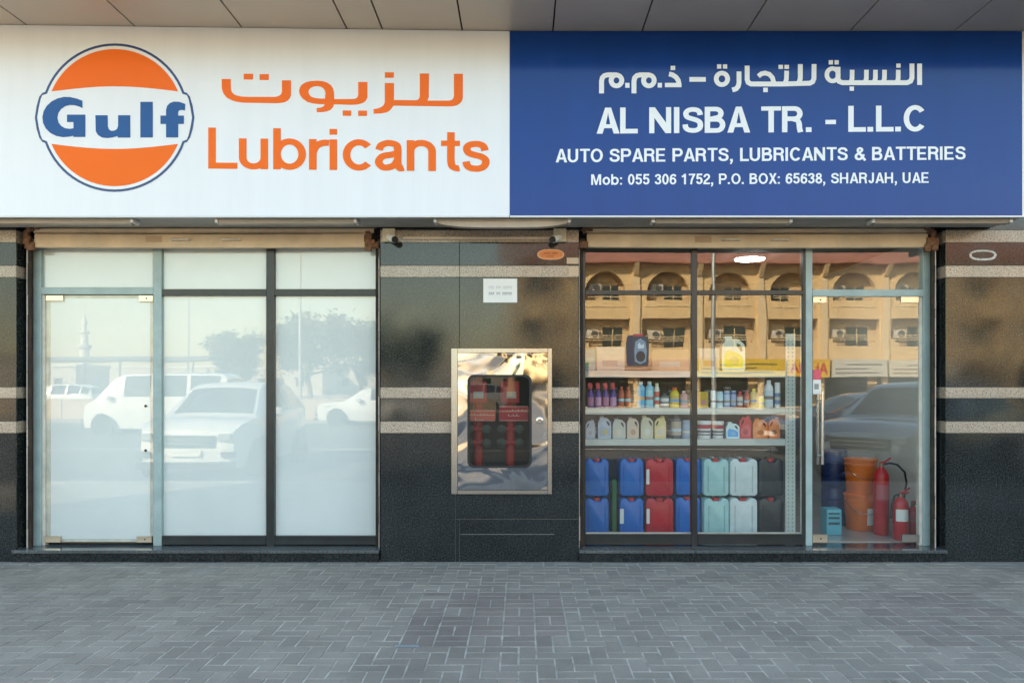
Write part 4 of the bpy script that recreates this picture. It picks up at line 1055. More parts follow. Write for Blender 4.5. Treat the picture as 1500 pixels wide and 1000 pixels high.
def tub(label, px0, px1, py0, shelf):
    t, w, h = place('tub', label, 'tub', px0, px1, py0, shelf, 'white tubs on the shelf'); r = w/2
    MB().lathe([(r*.86, 0), (r*.88, .004), (r*.97, h*.84)], 24).build('body', cm((.72, .72, .70)), t, smooth=True)
    MB().lathe([(r, h*.845), (r, h*.97), (r*.95, h)], 24).build('lid', cm((.78, .77, .74)), t, smooth=True)
    l = MB().lathe([(r*.945, h*.56), (r*.972, h*.78)], 24); l.f = l.f[:-2]; l.build('red_band', cm((.42, .03, .05), .45), t, smooth=True)
    l = MB().lathe([(r*.925, h*.34), (r*.938, h*.44)], 24); l.f = l.f[:-2]; l.build('print_band', cm((.10, .10, .12), .45), t, smooth=True)
    l = MB().lathe([(r*.905, h*.18), (r*.915, h*.26)], 24); l.f = l.f[:-2]; l.build('print_band', cm((.16, .16, .18), .45), t, smooth=True)
def carton(label, px0, px1, py0, shelf, col, front, mark, dep=0.09, nm='carton', dy=0.0):
    t, w, h = place(nm, label, 'box', px0, px1, py0, shelf, 'cartons in the shop', dy); W = w/2
    yy = -w*.3
    box('body', cm(col, .6), t, -W, W, yy, yy+dep, 0, h, 0.0015)
    f = box('front_print', cm(front, .55), t, -W*.94, W*.94, yy-.0014, yy-.0004, h*.05, h*.62)
    box('mark', cm(mark, .55), f, -W*.6, W*.5, yy-.0026, yy-.0016, h*.2, h*.45)
    return t
# upper shelf of small bottles
for i, (a, b) in enumerate(((860, 871), (871.5, 882), (882.5, 893), (893.5, 904))):
    spray_bottle(['purple spray bottle with red head on the upper shelf, closest to the dark jamb', 'purple spray bottle with red head, second from the dark jamb', 'purple spray bottle with red head, third from the dark jamb', 'purple spray bottle with red head, fourth from the dark jamb'][i], a, b, 560.5, 0, (.10, .04, .20), (.45, .05, .06), (.42, .22, .34) if i % 2 else (.35, .14, .22))
for i, (a, b) in enumerate(((906, 915), (916, 925))):
    can(['brick red bottle beside the purple spray bottles', 'brick red bottle beside the pale blue bottles'][i], a, b, 566, 0, (.30, .07, .03), (.35, .08, .05), (.38, .10, .05))
can('pale blue bottle with white cap on the upper shelf, beside the red bottle', 933, 945, 558.5, 0, (.16, .40, .58), (.75, .75, .72), (.10, .36, .66))
can('pale blue bottle with white cap, beside a slim red can', 945.8, 958, 558.5, 0, (.22, .44, .56), (.75, .75, .72), (.30, .52, .68))
can('slim red and white can beside two pale blue bottles', 958.8, 966.5, 561, 0, (.60, .55, .48), (.65, .52, .3), (.45, .10, .08), nm='can', neck=.6, cat='can')
can('grey bottle with white label beside the yellow bottle', 967.5, 981, 576, 0, (.16, .16, .15), (.08, .08, .08), (.55, .54, .50))
can('yellow bottle with red cap on the upper shelf', 982, 996, 567.5, 0, (.62, .42, .03), (.55, .10, .03), (.50, .36, .10), shoulder=.68)
can('pink bottle between the yellow bottle and the mullion', 997, 1007.5, 572, 0, (.45, .26, .24), (.60, .4, .35), (.50, .30, .28))
carton('yellow carton with pink print beside the dark mullion', 1024, 1037.5, 573.5, 0, (.62, .40, .04), (.60, .38, .05), (.60, .25, .32), nm='carton')
for i, (a, b, c) in enumerate(((1041, 1049, 571.5), (1049.8, 1060, 573), (1061, 1070, 572.5), (1070.8, 1079, 572))):
    can(['slim pale can next to the yellow carton', 'pale blue and white can with stacked label lines', 'navy and white can beside the pale blue one', 'dark navy can beside the red topped bottle'][i], a, b, c, 0, [(.55, .58, .60), (.34, .50, .64), (.20, .26, .42), (.10, .14, .26)][i], [(.6, .6, .6), (.55, .6, .65), (.5, .55, .6), (.4, .45, .5)][i], [(.60, .64, .68), (.44, .58, .70), (.40, .46, .58), (.30, .34, .48)][i], nm='can', neck=.82, capfrac=.07, shoulder=.86, cat='can')
can('dark bottle with red top and white label', 1080, 1089, 573, 0, (.34, .08, .06), (.50, .06, .05), (.52, .44, .38))
can('small red bottle behind the mirrored column', 1090, 1098, 572, 0, (.32, .10, .07), (.4, .08, .05), (.40, .16, .12))
can('tall yellow capped bottle near the slotted post', 1100, 1110, 569, 0, (.50, .38, .16), (.70, .50, .05), (.56, .44, .20))
can('short yellow can with white lid', 1110.5, 1121, 580, 0, (.46, .42, .10), (.70, .72, .66), (.50, .46, .14), nm='can', neck=.7, cat='can')
can('large white bottle with navy label near the slotted post', 1120.5, 1133.5, 556.5, 0, (.62, .64, .70), (.70, .72, .76), (.46, .52, .62), shoulder=.70)
can('slim white and navy can next to the slotted post', 1135.5, 1144, 560, 0, (.60, .60, .66), (.62, .56, .62), (.16, .20, .30), nm='can', neck=.85, capfrac=.3, shoulder=.66, cat='can')
# a half hidden back row on each shelf
rb = random.Random(21)
for sh_, y0_, lab_ in ((0, 566, 'dark can in the back row of the upper shelf, counting'), (1, 612, 'dark can in the back row of the lower shelf, counting')):
    for q, od in enumerate(('first', 'second', 'third', 'fourth', 'fifth', 'sixth', 'seventh', 'eighth', 'ninth', 'tenth')):
        a = 866+q*27.6; c_ = (.07, .07, .075)
        can(od+' '+lab_+' from jamb', a, a+rb.uniform(11, 14), y0_+rb.uniform(0, 7), sh_, c_, tuple(min(.6, v*2.5) for v in c_), tuple(min(.6, v*3.2) for v in c_), 'cans in the shelf back rows', 'can', rb.choice((.5, .8)), .1, .78, 'can', .16)
# lower shelf of jugs
for i, (a, b, c, bo, la, l2) in enumerate(((858, 872, 614, (.26, .29, .33), (.34, .35, .38), (.46, .40, .42)), (876, 895.5, 609.5, (.30, .35, .40), (.24, .30, .38), (.60, .48, .20)),
        (897.5, 916.5, 612, (.34, .35, .32), (.40, .38, .30), (.66, .62, .54)), (918.5, 936, 610, (.40, .33, .26), (.44, .34, .26), (.52, .34, .20)))):
    jug(['grey oil jug on the lower shelf, closest to the dark jamb', 'grey blue oil jug with yellow mark, second from the dark jamb', 'grey green oil jug with white mark, third from the dark jamb', 'brownish oil jug, fourth from the dark jamb'][i], a, b, c, 1, bo, (.12, .12, .13) if i != 1 else (.2, .22, .26), la, l2, flip=(i == 0))
jug('olive grey oil jug with white emblem label on the lower shelf', 939, 957, 608.5, 1, (.38, .36, .26), (.5, .36, .2), (.40, .38, .28), (.64, .64, .60))
jug('pale gold oil jug with white emblem label on the lower shelf', 959, 976, 609, 1, (.46, .38, .18), (.4, .36, .1), (.52, .42, .24), (.66, .62, .52), flip=True)
can('dark grey tall bottle with tan label on the lower shelf', 984, 999, 607.5, 1, (.06, .065, .07), (.05, .05, .055), (.30, .25, .19), shoulder=.8)
can('blue grey round can beside the mullion on the lower shelf', 1000, 1012.5, 615, 1, (.20, .24, .32), (.22, .26, .34), (.22, .27, .36), nm='can', neck=.9, capfrac=.08, shoulder=.84, cat='can')
tub('white tub with red band, nearer the mullion', 1022.5, 1043.5, 616, 1); tub('white tub with red band, nearer the blue jug', 1044.2, 1061.5, 616.5, 1)
jug('pale blue jug with bright blue label', 1064, 1083.5, 618, 1, (.42, .56, .60), (.46, .54, .60), (.05, .26, .60), (.20, .50, .72))
jug('red jug with slanted shoulder on the lower shelf', 1084, 1101, 607.5, 1, (.40, .03, .04), (.36, .03, .04), (.46, .07, .08), (.42, .05, .06), flip=True)
jug('orange jug leaning beside the red jug', 1103, 1125, 612, 1, (.62, .17, .04), (.40, .10, .05), (.64, .22, .08), (.58, .20, .08), dy=0.02)
jug('orange jug with grey cap next to the slotted post', 1126.5, 1143, 610.5, 1, (.64, .16, .04), (.32, .32, .34), (.60, .16, .05), (.20, .10, .06), flip=True)
# top shelf
carton('blue green carton at the jamb end of the top shelf', 846, 872, 511, 2, (.05, .26, .34), (.06, .34, .42), (.10, .42, .28), dep=.16)
carton('long pale carton with faint print on the top shelf', 874, 915, 508, 2, (.56, .48, .42), (.60, .50, .44), (.40, .30, .28), dep=.16)
def decal(label, px0, px1, py0, py1, body, edge, cap, labcol, mark):
    t = thing('window_sticker', label, 'sticker', P((px0+px1)/2, py1, GLY-.002)); bs = tuple(t.location); Y = GLY-.0035
    def pl(q): return [(PX(px0+(px1-px0)*x, Y)-bs[0], PZ(py0+(py1-py0)*z, Y)-bs[2]) for x, z in q]
    flat('jug_outline', [pl([(.04, .10), (.10, .04), (.30, .04), (.34, .0), (.72, .0), (.76, .05), (.93, .09), (.99, .30), (.97, .94), (.90, 1.0), (.08, 1.0), (.02, .92), (0, .3)])], 0.0, body, t, .0002)
    flat('side_shade', [pl([(.04, .10), (.28, .06), (.30, .95), (.10, .98), (.03, .9), (.01, .3)])], -.0008, edge, t, .0002)
    flat('cap', [pl([(.33, .0), (.72, .0), (.74, .075), (.31, .075)])], -.0008, cap, t, .0002)
    lb = flat('label', [pl([(.40, .24), (.62, .13), (.84, .24), (.90, .55), (.86, .86), (.62, .94), (.38, .86), (.36, .5)])], -.0008, labcol, t, .0002)
    flat('label_mark', [pl(ellipse(.63, .70, .20, .17, 20))], -.0014, mark, lb, .0002)
    flat('label_mark', [pl([(.50, .34), (.58, .26), (.66, .36), (.76, .30), (.78, .44), (.52, .46)])], -.0014, mat('decal_silver', (.46, .50, .54), .4), lb, .0002)
decal('dark navy oil jug sticker with a red cap on the clear glass', 917, 951, 489, 536, cm((.022, .032, .05)), cm((.012, .02, .05)), cm((.30, .02, .04)), cm((.15, .22, .29)), cm((.018, .02, .024)))
carton('brown carton on the top shelf beside the navy jug', 955, 1010, 512, 2, (.42, .24, .13), (.48, .28, .16), (.60, .50, .40), dep=.16)
jug('white handled jug with yellow label on the top shelf', 1058, 1092, 492, 2, (.60, .58, .44), (.6, .58, .5), (.66, .48, .04), (.70, .56, .16), dy=-0.02)
carton('pale carton on the top shelf beside the yellow jug', 1024, 1054, 510, 2, (.58, .50, .40), (.56, .46, .38), (.42, .20, .16), dep=.16)

# ---- jerrycans
JCOL = {'blue': (.002, .14, .52), 'red': (.52, .004, .012), 'aqua': (.40, .66, .64), 'white': (.70, .78, .76), 'black': (.028, .034, .034)}
JY = 0.60
def jerry(px0, px1, level, colour, label, lab=None, cap=True, grp='jerrycans stacked on the shop floor', dy=0.0):
    Y = JY+dy
    x = PX((px0+px1)/2, Y); w = (px1-px0)*(Y-CAMY)/F; H = 0.372; h = 0.352; D = 0.28
    t = thing('jerrycan', label, 'jerrycan', (x, Y+D/2, 0.113+level*H), random.uniform(-.03, .03), grp)
    W = w/2; r = 0.035
    pts = []
    for (cx_, cz, a0) in ((W-r, r, -90), (W-r*1.3, h-r*1.3, 0)):
        rr = r if a0 < 0 else r*1.3
        for i in range(6): a = R(a0+90*i/5); pts.append((cx_+rr*math.cos(a), cz+rr*math.sin(a)))
    pts += [(W*.42, h), (W*.30, h-.030), (-W*.30, h-.030), (-W*.42, h)]
    for (cx_, cz, a0) in ((-W+r*1.3, h-r*1.3, 90), (-W+r, r, 180)):
        rr = r*1.3 if a0 == 90 else r
        for i in range(6): a = R(a0+90*i/5); pts.append((cx_+rr*math.cos(a), cz+rr*math.sin(a)))
    MB().prism(pts, -D/2, D/2).build('body', cm(JCOL[colour], .34), t, 0.016, seg=2, smooth=True)
    for q in ((-.62, .62) if colour in ('aqua', 'white') else (-.70, .70)):
        MB().box(W*q-.006, W*q+.006, -D/2-.003, -D/2+.01, h*.10, h*.80).build('rib', cm(tuple(c*.72 for c in JCOL[colour]), .4), t, .002)
    MB().lathe([(0.034, h-.0295), (0.034, h-.004), (0.028, h+.0005)], 18, (0, -D*.32, 0)).build('cap', cm((.52, .035, .03)), t, smooth=True)
    MB().tube([(0, -D*.12, h-.03), (0, -D*.06, h-.004), (0, D*.3, h-.004), (0, D*.36, h-.03)], .014, 10).build('handle', cm(JCOL[colour], .34), t, smooth=True)
    if lab: MB().box(lab[0]*W, lab[1]*W, -D/2-.0045, -D/2-.0032, h*.32, h*.72).build('label', paper, t)
for lv, u in ((0, 'lower'), (1, 'upper')):
    jerry(857.5, 892, lv, 'blue', u+' blue jerrycan of the stack closest to the dark jamb', None)
    jerry(908, 943, lv, 'blue', u+' blue jerrycan of the stack next to the red ones', (-1.0, -.68) if lv == 0 else None)
    jerry(946, 986.5, lv, 'red', u+' red jerrycan standing behind the glass', (-.96, -.74))
    jerry(990, 1027, lv, 'blue', u+' blue jerrycan of the stack behind the dark mullion', dy=.06)
    jerry(1030.5, 1068, lv, 'aqua', u+' pale aqua jerrycan standing behind the glass')
    jerry(1069.5, 1110, lv, 'white', u+' white jerrycan standing behind the glass')
    jerry(1112.5, 1149, lv, 'black', u+' black jerrycan standing behind the glass')
sl = MB().box(-.022, .022, -.12, .12, 0, .52).build('folded_carton', cm((.02, .16, .03), .5), None, .004); sl.location = (PX(899.5, .72), .80, .1135); tag(sl, 'green flat carton standing between two blue jerrycan stacks', 'box')

# ---- things behind the door
def bucket(cx, cy, z, r, h, label, withlabel):
    t = thing('bucket', label, 'bucket', (cx, cy, z), 0, 'orange buckets behind the door')
    om = cm((.70, .15, .015), .35)
    MB().lathe([(r*.84, 0), (r*.86, .006), (r*.97, h*.80), (r*1.0, h*.81), (r*1.0, h*.86), (r*.97, h*.865), (r*.985, h*.94)], 30).build('body', om, t, smooth=True)
    MB().lathe([(r*1.03, h*.942), (r*1.03, h*.985), (r*.97, h)], 30).build('lid', om, t, smooth=True)
    pts = [(r*1.0*math.cos(a), -abs(r*1.02*math.sin(a)) if True else 0, h*.83-.13*math.sin(a)) for a in [math.pi*i/14 for i in range(15)]]
    MB().tube(pts, .0035, 6).build('bail_handle', chrome, t, smooth=True)
    if withlabel:
        mb = MB(); n = 7
        vs = []; a0, a1 = R(-88), R(-38)
        for i in range(n+1):
            a = a0+(a1-a0)*i/n
            for zz in (h*.16, h*.62): rr = r*(.86+.11*zz/(h*.8))+.0025; vs.append((rr*math.cos(a), rr*math.sin(a), zz))
        mb.add(vs, [(2*i, 2*i+2, 2*i+3, 2*i+1) for i in range(n)]).build('label', paper, t)
bY = 0.95
bX, bR = PX(1260.5, bY), 23.5*(bY-.15-CAMY)/F
bucket(bX, bY, 0.113, bR, .355, 'lower orange bucket with a white label behind the glass door', True)
bucket(bX+.004, bY, 0.468, bR, .345, 'upper orange bucket stacked behind the glass door', False)
can('clear white bottle standing on the upper orange bucket', 1262, 1272, 634, 0, (.66, .68, .68), (.75, .75, .75), (.62, .66, .68)).location = (bX+.045, bY, .8135)
for i, (lv, lab) in enumerate(((0.113, 'lower added dark blue drum beside the orange buckets'), (0.50, 'upper added dark blue drum beside the orange buckets'))):
    t = thing('backdrop', lab, 'backdrop', (PX(1222, 1.25), 1.25, lv), 0, 'dark blue backdrops added behind the door')  # added dark shapes, standing in for the mirrored car's dark front
    MB().lathe([(.125, 0), (.13, .01), (.13, .12), (.134, .125), (.134, .135), (.13, .14), (.13, .25), (.134, .255), (.134, .265), (.13, .27), (.128, .375), (.11, .385)], 26).build('body', cm((.012, .03, .12), .35), t, smooth=True)
    MB().lathe([(.03, .3855), (.03, .3865)], 14).build('bung', cm((.02, .02, .03)), t, smooth=True)
bt = thing('battery_carton', 'small light blue carton with dark print on the shop floor by the door', 'box', (PX(1222, .62), .62, .113))
wB, hB = 22*(.62-CAMY)/F, .245
box('body', cm((.10, .38, .46), .5), bt, -wB/2, wB/2, 0, .16, 0, hB, .003)
for z0_, z1_ in ((.80, .86), (.62, .70), (.40, .50)): box('print', cm((.02, .06, .09), .5), bt, -wB*.38, wB*.36, -.0016, -.0004, hB*z0_, hB*z1_)
box('top_panel', cm((.16, .48, .56), .5), bt, -wB*.44, wB*.44, -.0012, -.0002, hB*.88, hB*.97)
def extinguisher(px0, px1, top, bot, Y, label, hose, paperlab):
    x = PX((px0+px1)/2, Y); r = (px1-px0)/2*(Y-CAMY)/F; z0_ = .113; h = PZ(top, Y)-z0_
    t = thing('fire_extinguisher', label, 'extinguisher', (x, Y, z0_), 0, 'fire extinguishers behind the door')
    MB().lathe([(r*.9, 0), (r, .012), (r, h*.82), (r*.93, h*.88), (r*.70, h*.94), (r*.36, h*.98), (r*.34, h)], 24).build('cylinder', redpaint, t, smooth=True)
    v = MB().lathe([(r*.28, h+.0005), (r*.28, h+.03), (r*.2, h+.034)], 14).build('valve', cm((.30, .26, .18), .3, .8), t, smooth=True)
    MB().prism([(-r*.2, h+.03), (r*.5, h+.036), (r*1.25, h+.075), (r*1.2, h+.088), (r*.4, h+.05), (-r*.25, h+.045)], -.008, .008).build('lever', redpaint, v)
    MB().prism([(r*.1, h+.012), (r*1.1, h+.03), (r*1.1, h+.042), (r*.1, h+.026)], -.008, .008).build('carry_handle', redpaint, v)
    if hose: 
        hp = MB().tube(hose(r, h), .010, 10).build('hose', rubber, t, smooth=True)
    mb = MB(); vs = []; n = 6
    a0, a1 = R(-150), R(-50)
    for i in range(n+1):
        a = a0+(a1-a0)*i/n
        for zz in (h*.44, h*.72) if paperlab else (h*.52, h*.74): vs.append(((r+.0015)*math.cos(a), (r+.0015)*math.sin(a), zz))
    mb.add(vs, [(2*i, 2*i+2, 2*i+3, 2*i+1) for i in range(n)]).build('label', paper if paperlab else cm((.46, .10, .10), .5), t)
    return t
extinguisher(1280, 1302, 683, 772, .66, 'tall red fire extinguisher with a looping black hose by the door', lambda r, h: [(r*.3, 0, h+.02), (r*1.0, -.01, h+.035), (r*2.0, -.02, h+.02), (r*2.9, -.03, h-.05), (r*3.15, -.03, h-.15), (r*2.95, -.03, h-.24), (r*2.8, -.03, h-.30)], False)
extinguisher(1308.5, 1330, 727, 782, .42, 'short red fire extinguisher with a white label by the door', lambda r, h: [(-r*.3, -.01, h+.02), (-r*.9, -.01, h+.01), (-r*1.2, 0, h-.08), (-r*1.25, .01, h-.2)], True)
extinguisher(1328, 1346, 741, 779, .52, 'smallest red fire extinguisher, half behind the short one', None, False)

# ================================================================== SMALL LITTER ON THE PAVEMENT
def on_ground(px, py): d = F*CAMZ/(py-HY); return ((px-CX)*d/F, d+CAMY, 0.0016)
foil = mat('foil', (0.45, 0.52, 0.58), 0.35, 0.5)
o = MB().box(-.072, .072, -.016, .016, 0, .0015).build('foil_strip', foil, None); o.location = on_ground(596, 946); tag(o, 'flat bluish foil strip lying on the paving', 'litter')
rr = random.Random(3)
for i, (px, py, lab) in enumerate(((880, 932, 'white scrap on the paving near the reddish blocks'), (1136, 912, 'white scrap on the paving below the clear shopfront'), (1376, 957, 'tiny white pebble on the paving near the reddish blocks'),
        (44, 827, 'white scrap at the foot of the step'))):
    n = 7; pts = [(rr.uniform(.5, 1)*math.cos(2*math.pi*k/n), rr.uniform(.5, 1)*math.sin(2*math.pi*k/n)) for k in range(n)]
    s_ = rr.uniform(.006, .010); mb = MB()
    mb.add([(x*s_*1.7, y*s_, 0) for x, y in pts]+[(x*s_*1.3, y*s_*.7, .005) for x, y in pts], [tuple(range(n))[::-1], tuple(range(n, 2*n))]+[(k, (k+1) % n, (k+1) % n+n, k+n) for k in range(n)])
    o = mb.build('paper_scrap', mat('grubby_paper', (.5, .48, .44), .8), None); o.location = on_ground(px, py); o.rotation_euler.z = rr.uniform(0, 3); tag(o, lab, 'litter', 'litter on the paving')

# ================================================================== ACROSS THE STREET (seen mirrored in glass, granite and steel)
lot = box('added_sandy_lot', mat('sand_ground', (0.40, 0.33, 0.25), 0.95, var=0.15, vscale=0.3), None, -200, -6, -160, -27, ROADZ, ROADZ+0.02); tag(lot, kind='structure')  # added ground, laid to bounce warm sunlight towards the shop
walk = box('far_pavement', mat('far_paving', (0.36, 0.32, 0.27), 0.9, var=0.1, vscale=0.8), None, -3, 60, RY(51.6)-8, RY(51.6)+4, ROADZ, ROADZ+0.12); tag(walk, kind='structure')
DO = 51.6; OY = RY(DO)
plaster = mat('cream_plaster', (0.80, 0.58, 0.30), 0.85, var=0.06, vscale=0.7)
plaster2 = mat('cream_plaster_trim', (0.80, 0.62, 0.37), 0.85)
recess = mat('recess_plaster', (0.72, 0.53, 0.30), 0.9)
tilered = mat('roof_tile_red', (0.42, 0.18, 0.12), 0.8, var=0.15, vscale=1.5)
wglass = mat('far_window_glass', (0.02, 0.035, 0.035), 0.1)
acm = mat('ac_white', (0.66, 0.62, 0.54), 0.6)
op = thing('arcaded_building', 'cream three storey building with arches and red eaves, mirrored in the shopfront', 'building', (0, OY, ROADZ))
NB = 11; PITCH = 4.045; XC0 = RX(796, DO)
bx0, bx1 = XC0-PITCH/2, XC0+PITCH*(NB-.5)
loops = [[(bx0, 3.25), (bx1, 3.25), (bx1, 9.6), (bx0, 9.6)]]
for i in range(NB):
    xc = XC0+i*PITCH
    loops.append([(xc-1.38, 7.15), (xc-1.38, 7.65)]+[(xc+1.38*math.cos(R(180-180*k/16)), 7.65+1.38*math.sin(R(180-180*k/16))) for k in range(17)]+[(xc+1.38, 7.15)])
    loops.append([(xc-1.63, 5.95), (xc+1.63, 5.95), (xc+1.63, 4.62), (xc+1.38, 4.62), (xc+1.38, 4.40), (xc+1.12, 4.40), (xc+1.12, 4.15), (xc-1.12, 4.15), (xc-1.12, 4.40), (xc-1.38, 4.40), (xc-1.38, 4.62), (xc-1.63, 4.62)])
fw = flat('front_wall', loops, 0.0, plaster, op, 0.2)
for v in fw.data.vertices: v.co.y = -v.co.y      # faces the street (+Y)
box('inner_wall', recess, op, bx0, bx1, -1.2, -.95, 3.3, 9.6); box('arcade_wall', recess, op, bx0, bx1, -2.3, -2.0, 0, 3.29); box('end_wall', plaster, op, bx0-.3, bx0-.001, -9, .0, 0, 9.6)
box('floor_slab', recess, op, bx0, bx1, -.949, -.402, 6.55, 6.75); box('floor_slab', recess, op, bx0, bx1, -1.999, -.402, 3.3, 3.5)
mb = MB(); mb.add([(bx0-.8, .95, 9.62), (bx1, .95, 9.62), (bx1, -4, 12.2), (bx0-.8, -4, 12.2), (bx0-.8, .95, 9.48), (bx1, .95, 9.48), (bx1, -4, 9.5), (bx0-.8, -4, 9.5)], [(0,1,2,3),(4,7,6,5),(0,4,5,1),(1,5,6,2),(2,6,7,3),(3,7,4,0)]); mb.build('roof', tilered, op)
rr = random.Random(11)
for i in range(NB+1):
    xp = bx0+i*PITCH
    box('pilaster', plaster2, op, xp-.24, xp+.24, .001, .14, 3.25, 9.4)
    br = MB().prism([(0, 9.45), (0, 8.7), (.2, 8.75), (.85, 9.45)], -.14, .14).build('eave_bracket', plaster2, op)
    for v in br.data.vertices: x, y, z = v.co; v.co = (xp+y, x+.14, z)
    col = MB().lathe([(.34, 0), (.34, .25), (.24, .3), (.22, 2.3), (.36, 2.55), (.42, 2.75), (.42, 3.2)], 16, (xp, -.2, .0)).build('column', plaster2, op, smooth=True)
for i in range(NB):
    xc = XC0+i*PITCH
    for (zz, wx, ww, wh) in ((7.2, .45, .55, .95), (4.2, .55, .7, 1.25)):
        wx = wx*(1 if rr.random() < .7 else -1)
        w_ = box('window', wglass, op, xc+wx-ww, xc+wx+ww, -.948, -.92, zz, zz+wh)
        box('window_bar', plaster2, w_, xc+wx-.03, xc+wx+.03, -.919, -.90, zz, zz+wh); box('window_bar', plaster2, w_, xc+wx-ww, xc+wx+ww, -.919, -.902, zz+wh*.55, zz+wh*.55+.05)
        if rr.random() < .8:
            ax = xc-wx*1.5; a_ = box('air_conditioner', acm, op, ax-.42, ax+.42, -.92, -.55, zz+.5, zz+1.05, .02)
            MB().lathe([(.22, 0), (.22, .02)], 20, (ax+.12, 0, 0)).build('fan_grille', mat('ac_grille', (.08, .08, .08), .7), a_)
            fg = a_.children[0]
            for v in fg.data.vertices: x, y, z = v.co; v.co = (x, -.55+.001+z, zz+.78+y)
    for zz, wd in ((4.55, 1.63), (7.35, 1.38)):
        for q in range(3): box('railing', plaster2, op, xc-wd+.25, xc+wd-.25, -.30, -.26, zz+.02+q*.14, zz+.06+q*.14)
    box('sill_moulding', plaster2, op, xc-1.5, xc+1.5, .001, .05, 6.72, 6.80)
shopm = mat('far_shop_glass', (0.03, 0.035, 0.04), 0.15)
for i in range(NB): box('shop_glazing', shopm, op, XC0+i*PITCH-1.7, XC0+i*PITCH+1.7, -1.999, -1.96, .2, 2.6)
def far_sign(px0, px1, col, label, words=None, ink=None):
    t = thing('far_shop_sign', label, 'sign', (RX((px0+px1)/2, DO-.6), OY+.42, ROADZ+2.15), 0, 'signs on the arcaded building')
    w = (px1-px0)*(DO-.6)/F/2
    box('panel', mat('far_sign_'+label[:6], col, .4), t, -w, w, -.12, .12, 0, 1.15, .01)
    if words:
        me = text_raw(words, .02); xs = [v.co.x for v in me.vertices]; a, b = min(xs), max(xs)
        for v in me.vertices:
            u = (v.co.x-a)/(b-a); v.co = (w*.9-u*w*1.8, .125+v.co.z*.5, .25+v.co.y*.95)
        link('lettering', me, ink, t)
    else:
        for q, (a, b) in enumerate(((-.9, .7), (-.9, .3), (-.5, .8))):
            box('print_line', ink, t, w*a, w*b, .1205, .124, .22+q*.27, .30+q*.27)
far_sign(862, 1018, (.62, .36, .22), 'pinkish shop sign across the street', None, mat('far_ink', (.3, .16, .1), .6))
far_sign(1022, 1152, (.78, .52, .03), 'yellow shop sign with dark script across the street', None, mat('far_ink_dark', (.10, .10, .03), .6))
far_sign(1155, 1217, (.80, .48, .04), 'amber shop sign with red letters across the street', 'AL MA', mat('far_ink_red', (.55, .02, .02), .6))
far_sign(1221, 1300, (.62, .60, .54), 'grey white shop sign with dark lines across the street', None, mat('far_ink_grey', (.14, .14, .15), .6))
far_sign(1304, 1400, (.70, .64, .52), 'cream white shop sign at the far end across the street', None, mat('far_ink_brown', (.25, .2, .15), .6))

